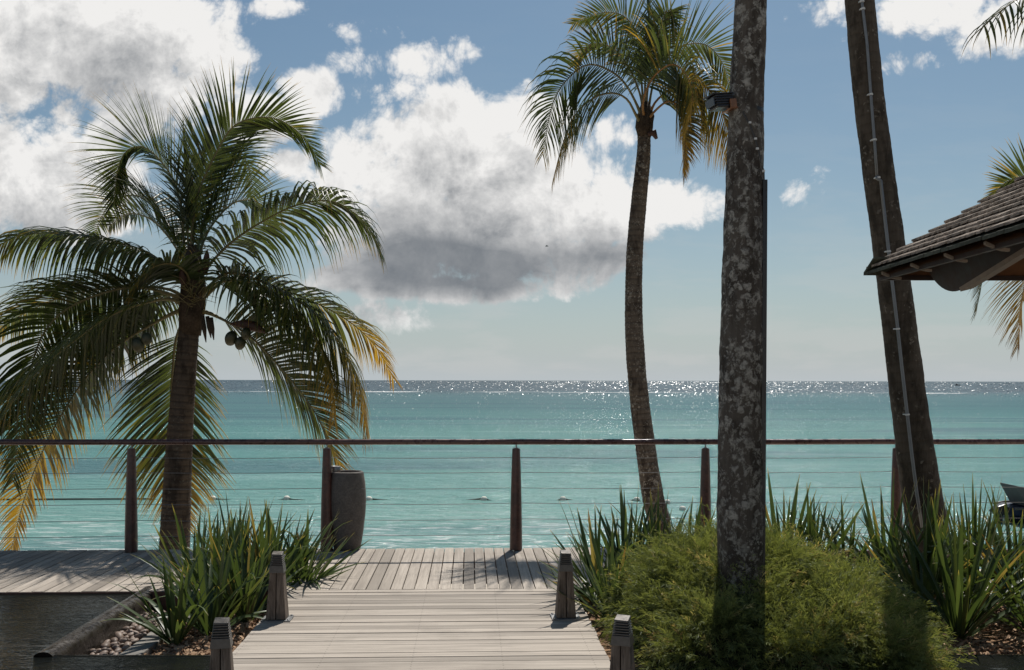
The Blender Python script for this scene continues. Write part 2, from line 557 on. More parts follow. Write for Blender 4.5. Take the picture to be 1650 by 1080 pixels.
def sea_mat():
    m, t, p = material('lagoon_water', .08, .5)
    p.inputs['IOR'].default_value = 1.333
    o = ocoord(t)
    x, y, z = o.xyz()
    warp = nz(t, o * (.012, .05, 1), 1.0, 4, .55)
    d = y * (.82 + warp * .36)
    ld = d._m('LOGARITHM', 10.0)                 # 1.3 = 20 m, 2 = 100 m, 2.5 = 316 m
    near, mid, far, deep = (.155, .300, .268), (.078, .208, .196), (.046, .128, .138), (.032, .062, .082)
    c = mixc(t, ld.ramp(1.28, 1.75), near, mid)
    c = mixc(t, ld.ramp(1.75, 2.30), c, far)
    c = mixc(t, y.ramp(190, 420), c, deep)
    pat = nz(t, o * (.016, .085, 1), 1.0, 5, .6, .6)
    c = mixc(t, pat.ramp(.46, .62) * .62, c, (.040, .100, .125))
    c = mixc(t, nz(t, o * (.05, .35, 1), 1.0, 4, .6).ramp(.54, .7) * .35 * (1.0 - y.ramp(60, 140)), c, (.24, .40, .375))
    # foam where the ripples run up the beach
    fm = nz(t, o * (.9, 3.4, 1), 1.0, 6, .66, .8)
    foam = fm.ramp(.51, .63) * y.ramp(31, 21.5)
    foam = foam.max(nz(t, o * (.5, 5.0, 1), 1.0, 4, .6).ramp(.62, .7) * y.ramp(26, 22) * .8)
    c = mixc(t, foam.clamp() * .75, c, (.62, .64, .62))
    # breakers along the reef
    rf = nz(t, o * (.035, .05, 1), 1.0, 4, .6)
    ln = (1.0 - ((y + (nz(t, o * (.01, 0, 0), 1.0, 2) - .5) * 30.0 - 318.0) / 13.0).abs()).max(0.0)
    reef = (ln * 2.0).clamp() * rf.ramp(.50, .60)
    c = mixc(t, reef, c, (.85, .85, .83))
    setc(t, p, c)
    rgh = y.ramp(20, 300, smooth=False, lo=.12, hi=.22)
    setc(t, p, rgh, 'Roughness')
    # waves: ripples inshore, longer and steeper chop further out
    r1 = nz(t, o * (1.5, 3.2, 1), 1.0, 5, .62, .4)
    r2 = nz(t, o * (.45, 1.5, 1), 1.0, 4, .55, .5)
    r3 = nz(t, o * (.55, .22, 1), 1.0, 4, .7)
    r4 = nz(t, o * (2.4, .9, 1), 1.0, 3, .7)
    nearw = 1.0 - y.ramp(60, 160)
    r5 = nz(t, o * (3.2, 2.2, 1), 1.0, 2, .6)
    h = r1 * .16 * nearw + r2 * .22 + r5 * .07 * y.ramp(35, 90) + r3 * .30 * y.ramp(150, 320)
    b = bump(t, p, h, 1.0, 1.0)
    # the facets of a rough sea that show are those tilted to the viewer, so its mirror share stays well below a flat sheet's
    df = t.nodes.new('ShaderNodeBsdfDiffuse'); gl = t.nodes.new('ShaderNodeBsdfGlossy'); fr = t.nodes.new('ShaderNodeFresnel')
    fr.inputs['IOR'].default_value = 1.333
    for n_ in (df, gl, fr): t.links.new(b.outputs[0], n_.inputs['Normal'])
    t.links.new(c.k, df.inputs['Color']); t.links.new(rgh.k, gl.inputs['Roughness'])
    mx = t.nodes.new('ShaderNodeMixShader')
    fac = NX(t, fr.outputs[0]).min(.21)
    t.links.new(fac.k, mx.inputs[0]); t.links.new(df.outputs[0], mx.inputs[1]); t.links.new(gl.outputs[0], mx.inputs[2])
    t.links.new(mx.outputs[0], t.nodes['Material Output'].inputs[0])
    return m


ys = list(np.geomspace(15.5, 45000, 120))
vs, fs = [], []
NXS = 41
for y in ys:
    w = y * 1.6 + 45
    for k in range(NXS): vs.append((-w + 2 * w * k / (NXS - 1), y, SEAZ))
for i in range(len(ys) - 1):
    for k in range(NXS - 1):
        fs.append((i * NXS + k, i * NXS + k + 1, (i + 1) * NXS + k + 1, (i + 1) * NXS + k))
g = MB(); g.add(vs, fs)
# wavelets: little ridges of water whose faces catch the sun
nr = np.random.default_rng(4)
def wavelets(n, y0, y1, s0, s1, px0=-.62, px1=.66):
    for k in range(n):
        y = math.exp(math.log(y0) + math.log(y1 / y0) * (nr.random() ** (.62 if y0 < 100 else 1.0)))
        x = nr.uniform(px0, px1) * y
        L = nr.uniform(s0, s1) * (y / y0) ** .75
        w = L * nr.uniform(.5, 1.3)
        sx, sy = nr.normal(.16, .46), abs(nr.normal(.42, .15))
        c = Vector((x, y, SEAZ - .01))
        a, b = c + Vector((-w, 0, sx * -w * .5)), c + Vector((w, 0, sx * w * .5))
        t0, t1 = Vector((0, L, L * sy)), Vector((0, L * 1.7, -.02))
        dx_ = Vector((0, 0, 0))
        p, q = a + t0 + Vector((w * .35, 0, sx * w * .35)), b + t0 - Vector((w * .35, 0, sx * w * .35))
        r_, s_ = a + t1 + Vector((w * .2, 0, 0)), b + t1 - Vector((w * .2, 0, 0))
        g.add([a, b, q, p, s_, r_], [(0, 1, 2, 3), (3, 2, 4, 5), (0, 3, 5), (1, 4, 2)], 1.0)
wavelets(7500, 54, 250, .012, .038)
wavelets(26000, 240, 5000, .08, .19)
sea = tag(g.build('sea', sea_mat()), kind='structure')
M_wl = material('wavelet_water', .24, .5)
M_wl[2].inputs['IOR'].default_value = 1.333
yw = ocoord(M_wl[1]).xyz()[1]
setc(M_wl[1], M_wl[2], mixc(M_wl[1], yw.ramp(200, 320), mixc(M_wl[1], yw.ramp(48, 120), (.075, .23, .215), (.05, .16, .165)), (.016, .036, .052)))
sea.data.materials.append(M_wl[0])
nq = (len(ys) - 1) * (NXS - 1)
sea.data.polygons.foreach_set('material_index', [0] * nq + [1] * (len(sea.data.polygons) - nq))

# ------------------------------------------------------------------ deck and walkway
rng = random.Random(3)
g = MB()
px_, x = .1005, -9.5
while x < 3.05:
    y0, y1 = 8.275 + rng.uniform(-.004, .004), 10.29 + rng.uniform(-.012, .012)
    zt = rng.uniform(-.0035, .0)
    tl = rng.uniform(-.0012, .0012)
    g.box((x + .0045, y0, -.032), (x + px_ - .0045, y1, zt), rng.random())
    x += px_
deck = g.build('deck', M_deck, bevel=.002); deck.rotation_euler.z = YAW
tag(deck, kind='structure')
# joists and edge beams under the planks
g = MB()
g.box((-9.5, 8.30, -.16), (3.02, 8.36, -.034), .3); g.box((-9.5, 9.25, -.16), (3.02, 9.31, -.034), .3); g.box((-9.5, 10.2, -.2), (6.4, 10.26, -.034), .2)
g.box((-9.5, 8.262, -.2), (-1.52, 8.2705, -.006), .1); g.box((.9, 8.262, -.2), (3.04, 8.2705, -.006), .1)
o = g.build('deck_frame', M_rust); o.rotation_euler.z = YAW; tag(o, kind='structure')

g = MB()
y = 8.262
while y > 3.2:
    wdt = rng.choice((.1, .1, .098, .102))
    xr = .87 + rng.uniform(-.006, .006)
    if y < 5.55: xr = 1.12
    zt = rng.uniform(-.004, .0)
    g.box((-1.5 + rng.uniform(-.006, .006), y - wdt + .0035, -.034), (xr, y - .0035, zt), rng.random())
    y -= wdt
walk = g.build('walkway', M_walk, bevel=.002); walk.rotation_euler.z = YAW
tag(walk, kind='structure')
g = MB()
g.box((-1.48, 3.3, -.3), (-1.42, 8.24, -.036), .3); g.box((.79, 3.3, -.3), (.85, 8.24, -.036), .3); g.box((-.36, 3.3, -.3), (-.30, 8.24, -.036), .3)
o = g.build('walkway_frame', M_rust); o.rotation_euler.z = YAW; tag(o, kind='structure')


# ------------------------------------------------------------------ pond
def pond_mat():
    m, t, p = material('dark_pond_water', .02, .4)
    p.inputs['IOR'].default_value = 1.16
    o = ocoord(t)
    c = mixc(t, nz(t, o, 1.5, 3).ramp(.35, .7), (.006, .007, .0065), (.014, .014, .011))
    setc(t, p, c)
    r = nz(t, o * (4.5, 11, 1), 1.0, 4, .6, .6)
    r2 = nz(t, o * (13, 38, 1), 1.0, 3, .6, .3)
    bump(t, p, r * .62 + r2 * .38, 1.0, .018)
    return m


M_pond = pond_mat()
WZ = -.020
ra, rb = onz(214, 955, 0), onz(33, 1066, 0)      # waterside foot of the stone rim


def rimx(y): return ra.x + (rb.x - ra.x) * (y - ra.y) / (rb.y - ra.y)


# one sheet of water: left of the rim, and the strip in front of the planting beds
def deck_y(x, ly=8.25): return (ly + x * math.sin(YAW)) / math.cos(YAW)
g = MB()
WF = 6.30
g.add([(-12, 1, WZ), (rimx(WF), 1, WZ), (rimx(WF), WF, WZ), (-12, WF, WZ)], [(0, 1, 2, 3)])
g.add([(-12, WF, WZ), (rimx(WF), WF, WZ), (ra.x, deck_y(ra.x), WZ), (-12, deck_y(-12), WZ)], [(0, 1, 2, 3)])
xl = D(-1.5, WF).x; xr = D(.9, WF).x
g.add([(rimx(WF), 1, WZ), (xl, 1, WZ), (xl, WF, WZ), (rimx(WF), WF, WZ)], [(0, 1, 2, 3)])
g.add([(xr + .02, 1, WZ), (12, 1, WZ), (12, WF + .05, WZ), (xr + .02, WF + .05, WZ)], [(0, 1, 2, 3)])
tag(g.build('pond_water', M_pond), kind='structure')

M_pwall = simple('dark_pond_wall', (.012, .011, .010), .15, .5, var=.4, scale=16, bstr=.2)
g = MB()
g.box((rimx(WF) + .1, WF, -.3), (xl, WF + .018, -.017))
g.box((xr + .02, WF + .05, -.3), (12, WF + .07, -.017))
tag(g.build('pond_wall', M_pwall), kind='structure')


# ------------------------------------------------------------------ planting beds
def mulch_mat():
    m, t, p = material('bark_mulch', .9, .2)
    o = ocoord(t)
    v = vor(t, o * (1, 1, 1), 42.0, out='Color').xyz()[0]
    n = nz(t, o, 30, 5, .6)
    c = mixc(t, v, (.10, .055, .03), (.40, .25, .145))
    c = mixc(t, n.ramp(.5, .7) * .5, c, (.05, .03, .02))
    setc(t, p, c); bump(t, p, vor(t, o, 42.0) + n * .4, .9, .02)
    return m


M_mulch = mulch_mat()


def bed(name, x0, x1, y0, y1, z0, amp, seed, n=60):
    g = MB(); vs, fs = [], []
    for j in range(n + 1):
        for i in range(n + 1):
            x, y = x0 + (x1 - x0) * i / n, y0 + (y1 - y0) * j / n
            h = mnoise.noise(Vector((x * 2.1, y * 2.1, seed))) * amp + mnoise.noise(Vector((x * 9, y * 9, seed))) * amp * .3
            vs.append((x, y, z0 + h))
    for j in range(n):
        for i in range(n):
            a = j * (n + 1) + i
            fs.append((a, a + 1, a + n + 2, a + n + 1))
    g.add(vs, fs)
    return tag(g.build(name, M_mulch, smooth=True), kind='structure')


bed('planting_bed', -2.98, -1.62, WF + .06, 8.1, -.17, .025, 1.0)
bed('planting_bed', .58, 6.5, WF + .11, 8.36, -.075, .03, 2.0, 80)

# loose bark chips lying on the beds: nobody could count them
rng = random.Random(11)
g = MB()
for k in range(5200):
    if k % 3 == 0: x, y, z = rng.uniform(-2.5, -1.66), rng.uniform(WF + .08, 8.0), -.165
    else: x, y, z = rng.uniform(.7, 4.6), rng.uniform(WF + .12, 8.2), -.072
    z += mnoise.noise(Vector((x * 2.1, y * 2.1, 1.0 if x < 0 else 2.0))) * (.025 if x < 0 else .03) + rng.uniform(.002, .016)
    L, W, T = rng.uniform(.012, .034), rng.uniform(.006, .014), rng.uniform(.002, .006)
    M = Matrix.Translation((x, y, z)) @ Matrix.Rotation(rng.uniform(0, 6.3), 4, 'Z') @ Matrix.Rotation(rng.uniform(-.6, .6), 4, 'X') @ Matrix.Rotation(rng.uniform(-.6, .6), 4, 'Y')
    g.box((-L, -W, -T), (L, W, T), rng.random(), M=M)


def chip_mat():
    m, t, p = material('bark_chips', .85, .25)
    ti = attr(t, 'tint')
    c = mixc(t, ti, (.13, .068, .036), (.50, .335, .21)); setc(t, p, c)
    return m


tag(g.build('bark_chips', chip_mat()), 'loose orange brown bark chips spread over the planting beds', 'mulch', kind='stuff')


# ------------------------------------------------------------------ stone rim, slab and pebbles by the pond
def rim_mat():
    m, t, p = material('wet_stone_rim', .3, .3)
    o = ocoord(t)
    n = nz(t, o * (4, 1.2, 4), 3.0, 6, .65)
    c = mixc(t, n.ramp(.3, .7), (.016, .013, .011), (.055, .046, .038)); setc(t, p, c)
    setc(t, p, nz(t, o, 26, 4, .6).ramp(.35, .7, lo=.16, hi=.5), 'Roughness')
    bump(t, p, n + nz(t, o, 30, 4) * .5, .5, .012)
    return m


prof = [(0, -.2), (0, -.012), (.012, .004), (.035, .015), (.065, .018), (.095, .012), (.118, -.003), (.132, -.03), (.140, -.07), (.150, -.12), (.155, -.2)]
g = MB()
NSEG = 40
p0, p1 = Vector((ra.x, ra.y + .22, 0)), Vector((rimx(WF - .02), WF - .02, 0))
vs, fs = [], []
for i in range(NSEG + 1):
    c = p0.lerp(p1, i / NSEG)
    for a, z in prof:
        z = z - .008 if z > -.02 else z
        j = mnoise.noise(Vector((c.x * 3 + a * 9, c.y * 6, z * 9))) * .003
        vs.append((c.x + a + j, c.y, z + j))
n = len(prof)
for i in range(NSEG):
    for k in range(n - 1):
        fs.append((i * n + k, i * n + k + 1, (i + 1) * n + k + 1, (i + 1) * n + k))
fs.append(tuple(range(n))); fs.append(tuple(NSEG * n + k for k in range(n))[::-1])
g.add(vs, fs)
tag(g.build('stone_rim', rim_mat(), smooth=True), 'wet dark stone rim with rounded top along the pond edge', 'stone rim')

g = MB()
pts = [(195, 1052), (250, 1052), (300, 1002), (262, 1002)]
y = WF + .35
for L in (.52, .5, .55):
    x0 = -2.665 + rng.uniform(-.01, .01)
    g.box((x0, y + .006, -.2), (x0 + .15, min(y + L, 8.05) - .006, -.128 + rng.uniform(-.004, .004)), rng.random())
    y += L
tag(g.build('edging_slab', M_slab, bevel=.008), 'flat grey stone edging between the pebbles and the bark mulch', 'edging stone')


def pebble_mat():
    m, t, p = material('river_pebble', .55, .35)
    o = ocoord(t)
    oi = t.nodes.new('ShaderNodeObjectInfo'); r = NX(t, oi.outputs['Random'])
    c = mixc(t, r, (.11, .080, .064), (.27, .205, .165))
    c = mixc(t, nz(t, o, 22, 4).ramp(.4, .7) * .4, c, (.24, .15, .105)); setc(t, p, c)
    return m


M_peb = pebble_mat()
protos = []
for s in range(4):
    bm = bmesh.new(); bmesh.ops.create_icosphere(bm, subdivisions=2, radius=1)
    for v in bm.verts:
        q = v.co.copy()
        v.co *= 1 + .22 * mnoise.noise(q * 1.1 + Vector((s * 7.3, 0, 0)))
        v.co.z *= .58; v.co.y *= .74
    me = bpy.data.meshes.new('pebble'); bm.to_mesh(me); bm.free()
    me.materials.append(M_peb); me.polygons.foreach_set('use_smooth', [True] * len(me.polygons))
    protos.append(me)
placed = []
tries = 0
while len(placed) < 190 and tries < 6000:
    tries += 1
    y = WF + .15 + (8.0 - WF - .15) * rng.random() ** .8
    x = rng.uniform(rimx(y) + .17, -2.68)
    r = rng.uniform(.020, .046)
    lay = 0 if len(placed) < 125 else 1
    if any((x - a) ** 2 + (y - b) ** 2 < (.8 * (r + c)) ** 2 for a, b, c, l in placed if l == lay): continue
    placed.append((x, y, r, lay))
    o = bpy.data.objects.new('pebble', rng.choice(protos)); COL.objects.link(o)
    o.location = (x, y, -.148 + r * .35 + lay * .034)
    o.rotation_euler = (rng.uniform(-.4, .4), rng.uniform(-.4, .4), rng.uniform(0, 6.3))
    o.scale = (r * rng.uniform(1, 1.35), r, r)
    tag(o, 'smooth grey brown pebble in the strip between pond rim and flat slab', 'pebble', 'river pebbles beside the pond rim')

# ------------------------------------------------------------------ railing
RLY = 10.16
rail = thing('railing', 'brown wooden handrail on tapered posts with thin wire cables along the deck', 'railing', D(0, RLY), YAW)
post_px = (-110, 212, 527, 832, 1137, 1445, 1755)
xs_ = [rail_x(p, RLY) for p in post_px]
g = MB()
N = 60
pts = [(-9.4 + 16.4 * i / N, mnoise.noise(Vector((i * .2, 3, 0))) * .004, 1.102 + mnoise.noise(Vector((i * .23, 0, 0))) * .004) for i in range(N + 1)]
g.tube(pts, .029, 14)
g.build('handrail', M_railw, rail, smooth=True)
for i, x in enumerate(xs_ + [xs_[0] - 1.95, xs_[0] - 3.9]):
    g = MB()
    g.lathe([(.064, 0), (.0635, .01), (.062, .2), (.056, .5), (.048, .8), (.040, 1.02), (.038, 1.03), (.030, 1.033)], (x, 0, .004), 20)
    p = g.build('post', M_rust, rail, smooth=True)
    m = p.modifiers.new('edges', 'EDGE_SPLIT'); m.split_angle = R(40)
    g = MB(); g.tube([(x, 0, 1.03), (x, 0, 1.085)], .007, 8)
    g.lathe([(.024, 0), (.024, .006), (.008, .009)], (x, 0, 1.037), 12)
    g.build('rail_pin', M_dsteel, p)
for k, z in enumerate((.945, .795, .635, .478, .315, .158)):
    g = MB()
    pts = []
    xx = sorted(xs_)
    for a, b in zip(xx[:-1], xx[1:]):
        for q in range(6):
            u = q / 6
            pts.append((a + (b - a) * u, 0, z - .010 * math.sin(math.pi * u) + .002 * math.sin(a * 7 + k)))
    pts.append((xx[-1], 0, z))
    g.tube(pts, .0028, 6)
    g.build('cable', M_dsteel, rail)


# ------------------------------------------------------------------ bollard lights
def bollard(label, loc, rz, h=.485, proto=[None]):
    if proto[0] is None:
        t = thing('bollard_light', label, 'bollard', loc, rz, 'wooden bollards with louvred caps along the walkway')
        g = MB()                                    # two timber halves side by side, tapering
        hb, ht, z0, z1 = .071, .047, .012, .355
        for s in (-1, 1):
            xa, xb = (.003 * s, hb * s), (.003 * s, ht * s)
            lo = [(xa[0], -hb), (xa[1], -hb), (xa[1], hb), (xa[0], hb)]
            hi = [(xb[0], -ht), (xb[1], -ht), (xb[1], ht), (xb[0], ht)]
            vs = [(x, y, z0) for x, y in lo] + [(x, y, z1) for x, y in hi]
            f = [(3, 2, 1, 0), (4, 5, 6, 7), (0, 1, 5, 4), (1, 2, 6, 5), (2, 3, 7, 6), (3, 0, 4, 7)]
            g.add(vs, f if s > 0 else [q[::-1] for q in f])
        g.build('timber_body', M_bwood, t, bevel=.004)
        c = MB()                                    # cap: stacked louvre rings and a sloping lid
        z = z1 - .012
        def half(z): return .0525 - (z - z1) * .125
        lv = [(z, z + .052)]
        zz = z + .052
        for k in range(5):
            lv.append((zz + .0035, zz + .0105)); zz += .0135
        for a, b in lv:
            r0, r1 = half(a), half(b)
            vs = [(-r0, -r0, a), (r0, -r0, a), (r0, r0, a), (-r0, r0, a), (-r1, -r1, b), (r1, -r1, b), (r1, r1, b), (-r1, r1, b)]
            c.add(vs, [(3, 2, 1, 0), (4, 5, 6, 7), (0, 1, 5, 4), (1, 2, 6, 5), (2, 3, 7, 6), (3, 0, 4, 7)])
        r0, r1 = half(zz), half(zz + .02)
        vs = [(-r0, -r0, zz + .003), (r0, -r0, zz + .003), (r0, r0, zz + .003), (-r0, r0, zz + .003), (-r1, -r1, zz + .014), (r1, -r1, zz + .012), (r1, r1, zz + .024), (-r1, r1, zz + .026)]
        c.add(vs, [(3, 2, 1, 0), (4, 5, 6, 7), (0, 1, 5, 4), (1, 2, 6, 5), (2, 3, 7, 6), (3, 0, 4, 7)])
        cap = c.build('louvred_cap', M_cap, t, bevel=.002)
        c = MB(); c.box((-.028, -.028, z + .05), (.028, .028, zz + .004)); c.build('lamp_core', M_black, cap)
        c = MB(); c.box((-.105, -.085, .001), (.105, .085, .009))
        pl = c.build('base_plate', M_dsteel, t, bevel=.002)
        for sx in (-1, 1):
            for sy in (-1, 1):
                c = MB(); c.lathe([(.009, 0), (.009, .006), (.005, .009)], (sx * .09, sy * .07, .009), 8); c.build('bolt', M_steel, pl)
        proto[0] = t
        return t
    t = copy_tree(proto[0]); t.location = loc; t.rotation_euler.z = rz; t['label'] = label
    return t


bollard('weathered wooden bollard with louvred cap at left edge of walkway beside the strappy leaves', onz(447, 998, 0), YAW)
bollard('weathered wooden bollard with louvred cap at the right edge, between walkway and green leaves', onz(911, 995, 0), YAW + .02)
bollard('cropped wooden bollard nearest the viewer by the dark pond, only its top showing', at(357, 998, 5.22) * 1.0 - Vector((0, 0, .485)), YAW + .12)
b4 = at(1003, 994, 5.24)
bollard('cropped wooden bollard nearest the viewer in front of the juniper, grey metal cap', b4 - Vector((0, 0, .485)), YAW - .35)

# ------------------------------------------------------------------ tall pot
pc = onz(555, 889, 0) + Vector((0, .16, 0))
pot = thing('tall_pot', 'tall dark concrete barrel shaped pot standing by a rail post', 'pot', pc)
g = MB()
g.lathe([(.128, 0), (.136, .004), (.150, .08), (.168, .2), (.186, .36), (.193, .48), (.191, .58), (.182, .69), (.168, .775), (.163, .790), (.150, .797), (.140, .793), (.137, .77), (.146, .6), (.14, .3), (.05, .25)], (0, 0, 0), 48)
g.build('pot_body', M_pot, pot, smooth=True)
g = MB(); g.lathe([(.139, .742), (.1, .748), (.0, .752)], (0, 0, 0), 24); g.build('soil', M_mulch, pot, smooth=True)
# small grey steel ashtray cup behind the pot
ac = at(538, 763, 10.05)
cup = thing('steel_cup', 'small grey steel cup on a stem behind the tall dark pot', 'ashtray', (ac.x, ac.y + .12, 0))
g = MB(); g.lathe([(.036, .775), (.045, .785), (.048, .85), (.046, .852), (.042, .80)], (0, 0, 0), 20); g.build('bowl', M_dsteel, cup, smooth=True)
g = MB(); g.tube([(0, 0, 0), (0, 0, .78)], .012, 10); g.build('stem', M_dsteel, cup)

# ------------------------------------------------------------------ float line in the lagoon
bx = [(240, 804, 0), (343, 803, 1), (462, 803, 1), (595, 804, 1), (780, 804, 1), (907, 804, 1), (1026, 805, 1), (1075, 809, 1), (1100, 820, 1)]
lbl = {343: 'white float on the rope line just right of the left palm trunk', 462: 'white float on the rope line above the left bollard and its leaves',
       595: 'white float on the rope line half hidden by the tall pot', 780: 'white float on the rope line just left of the middle rail post',
       907: 'white float on the rope line midway between middle post and speckled palm', 1026: 'white float on the rope line touching the speckled palm trunk',
       1075: 'white float on the rope line just right of the speckled palm trunk', 1100: 'white float nearest the beach at the end of the rope line'}
fp = []
proto = None
for px, py, on in bx:
    w = onz(px, py + 2, SEAZ)
    fp.append(w)
    if not on: continue
    if proto is None:
        g = MB(); g.lathe([(.03, -.16), (.10, -.14), (.155, -.07), (.165, 0), (.155, .06), (.10, .125), (.03, .14), (.0, .141)], (0, 0, 0), 16)
        proto = o = g.build('rope_float', M_buoy, smooth=True)
    else:
        o = proto.copy(); COL.objects.link(o)
    o.location = w + Vector((0, 0, .03)); o.rotation_euler = (rng.uniform(-.2, .2), rng.uniform(-.3, .3), rng.uniform(0, 3)); o.scale = (.62, .62, .60)
    tag(o, lbl[px], 'float', 'white floats on the swimming line')
g = MB()
pts = []
for a, b in zip(fp[:-1], fp[1:]):
    for q in range(14):
        u = q / 14
        c = a.lerp(b, u)
        pts.append((c.x, c.y + .3 * math.sin(u * math.pi) * math.sin(a.x), SEAZ + .05 - .11 * math.sin(math.pi * u) ** .5 + .05 * mnoise.noise(Vector((c.x * 1.3, 0, 0)))))
pts = [(fp[0].x - 20, fp[0].y - .4, SEAZ - .02)] + pts
g.tube(pts, .026, 6)
tag(g.build('float_rope', M_rope), 'dark rope strung between the white floats on the water', 'rope')

# ------------------------------------------------------------------ palms
ZUP = Vector((0, 0, 1)); YAX = Vector((0, 1, 0))


def catmull(P, n):
    """n+1 points evenly spaced along a smooth line through P"""
    P = [Vector(p) for p in P]
    Q = [P[0] * 2 - P[1]] + P + [P[-1] * 2 - P[-2]]
    out = []
    for i in range(1, len(Q) - 2):
        for k in range(16):
            t = k / 16
            a, b, c, d = Q[i - 1], Q[i], Q[i + 1], Q[i + 2]
            out.append(.5 * ((2 * b) + (c - a) * t + (2 * a - 5 * b + 4 * c - d) * t * t + (3 * b - a - 3 * c + d) * t ** 3))
    out.append(P[-1])
    L = [0]
    for a, b in zip(out[:-1], out[1:]): L.append(L[-1] + (b - a).length)
    res, j = [], 0
    for i in range(n + 1):
        s = L[-1] * i / n
        while j < len(L) - 2 and L[j + 1] < s: j += 1
        u = (s - L[j]) / max(1e-9, L[j + 1] - L[j])
        res.append(out[j].lerp(out[j + 1], u))
    return res, L[-1]


def frond(parent, pts, Lmax=.85, roll=0.0, age=0.0, tip_age=.25, droop=.8, vee=22, n=94, start=.13, seed=0, stalk=None, width=.030, rad=.022, thin=0.0, roll2=None, label=None, th0=74, th1=34):
    """one palm leaf: a tapering midrib and two rows of narrow folded leaflets that arch and hang"""
    rg = random.Random(seed)
    NS = 60
    C, LEN = catmull(pts, NS)
    T = [(C[min(i + 1, NS)] - C[max(i - 1, 0)]).normalized() for i in range(NS + 1)]
    mb = MB()
    aa = [min(1.2, age + tip_age * (i / NS) ** 2) for i in range(0, NS + 1, 2)]
    st = MB()
    rr = [rad * (1.55 - .7 * min(1, u / .12)) * (1 - .88 * u) if u < .12 else rad * .85 * (1 - .86 * u) for u in [i / NS for i in range(0, NS + 1, 2)]]
    st.tube(C[::2], rr, 6)
    U = None
    Us, Ss = [], []
    for i in range(NS + 1):
        t = T[i]
        if U is None:
            U = ZUP - t * t.z
            if U.length < .25:
                h = C[-1] - C[0]; h.z = 0
                U = -h - t * (-h).dot(t)
            U.normalize()
        U = (U - t * U.dot(t)).normalized()
        r = R(roll + ((roll2 - roll) * i / NS if roll2 is not None else 0))
        u = Quaternion(t, r) @ U
        Us.append(u); Ss.append(t.cross(u).normalized())
    for k in range(n):
        u = start + (1 - start) * (k + .5) / n
        i = min(NS, int(u * NS))
        base, t, up = C[i].lerp(C[min(i + 1, NS)], u * NS - i if i < NS else 0), T[i], Us[i]
        w = (u - start) / (1 - start)
        shape = (.58 + .62 * math.sin(math.pi * min(1, w * 1.05 + .10)) ** .8) * (1 - .45 * w ** 3)
        for sgn in (-1, 1):
            if rg.random() < thin: continue
            L = Lmax * shape * rg.uniform(.86, 1.08)
            th = R(th0 + (th1 - th0) * w + rg.uniform(-4, 4))
            v = R(vee * (1 - .4 * w) + rg.uniform(-9, 9))
            d = (t * math.cos(th) + (Ss[i] * sgn * math.cos(v) + up * math.sin(v)) * math.sin(th)).normalized()
            d = (d + Vector((rg.gauss(0, .035), rg.gauss(0, .035), rg.gauss(0, .035)))).normalized()
            p = base.copy()
            g = droop * rg.uniform(.75, 1.3)
            wd = width * (.55 + .45 * shape) * rg.uniform(.85, 1.1)
            prof = (.55, 1.0, .92, .66, .32, .03)
            NSEG = len(prof) - 1
            vs, ages, tints = [], [], []
            tt = rg.random()
            la = age + tip_age * w * w + rg.gauss(0, .07) + (.25 if rg.random() < .04 else 0)
            for q in range(NSEG + 1):
                s = q / NSEG
                wv = d.cross(up)
                if wv.length < .05: wv = d.cross(Ss[i])
                wv.normalize()
                nn = wv.cross(d).normalized()
                hw = wd * .5 * prof[q]
                fold = hw * .55
                vs += [p - wv * hw - nn * fold * .4, p + nn * fold * .6, p + wv * hw - nn * fold * .4]
                ages += [max(0, la + .22 * s ** 3 + (.5 if s > .95 else 0))] * 3
                tints += [tt] * 3
                step = L / NSEG
                p = p + d * step
                d = (d + Vector((0, 0, -1)) * g * (.10 + .36 * s) * (.45 + L)).normalized()
            fs = []
            for q in range(NSEG):
                a = q * 3
                fs += [(a, a + 1, a + 4, a + 3), (a + 1, a + 2, a + 5, a + 4)]
            mb.add(vs, fs, tints, ages)
    o = mb.build('frond', M_palm, parent, smooth=True)
    s = st.build('midrib', stalk or M_stalk, o, smooth=True)
    if label: o['label'] = label
    return o


def trunk(parent, pts, rads, mat, n=28, ring=.09, ringamp=.035, rough=.03, seed=0, res=.022):
    C, LEN = catmull(pts, max(40, int(sum((Vector(b) - Vector(a)).length for a, b in zip(pts[:-1], pts[1:])) / res)))
    N = len(C) - 1
    Pv = [Vector(p) for p in pts]; cum = np.cumsum([0] + [(b - a).length for a, b in zip(Pv[:-1], Pv[1:])])
    rr = [float(np.interp(i / N, cum / cum[-1], rads)) for i in range(N + 1)]
    g = MB()
    def jit(i, th, p):
        s = LEN * i / N + .02 * mnoise.noise(Vector((math.cos(th) * 1.5, math.sin(th) * 1.5, i * .02 + seed)))
        f = (s / ring) % 1.0
        return ringamp * (1 - f) * (f > .0) - ringamp * .5 + rough * mnoise.noise(Vector((math.cos(th) * 2.2, math.sin(th) * 2.2, s * 4 + seed))) + rough * .6 * mnoise.noise(Vector((math.cos(th) * 7, math.sin(th) * 7, s * 12 + seed)))
    g.tube(C, rr, n, a=[LEN * i / N for i in range(N + 1)], jit=jit)
    return g.build('trunk', mat, parent, smooth=True)


def px_path(L, Y, dY=0.0, curve=1.0):
    """points from photo pixels, sinking dY further away towards the end"""
    n = len(L) - 1
    return [at(x, y, Y + dY * (i / n) ** curve) for i, (x, y) in enumerate(L)]


# --- the big coconut palm at left
YL = 11.9
palm = thing('coconut_palm', 'large dark green coconut palm at left behind the railing with hanging yellow tipped fronds', 'palm tree', (at(281, 885, YL).x, YL, -1.25))
palm_inv = palm.matrix_basis.inverted()
bpy.context.view_layer.update()


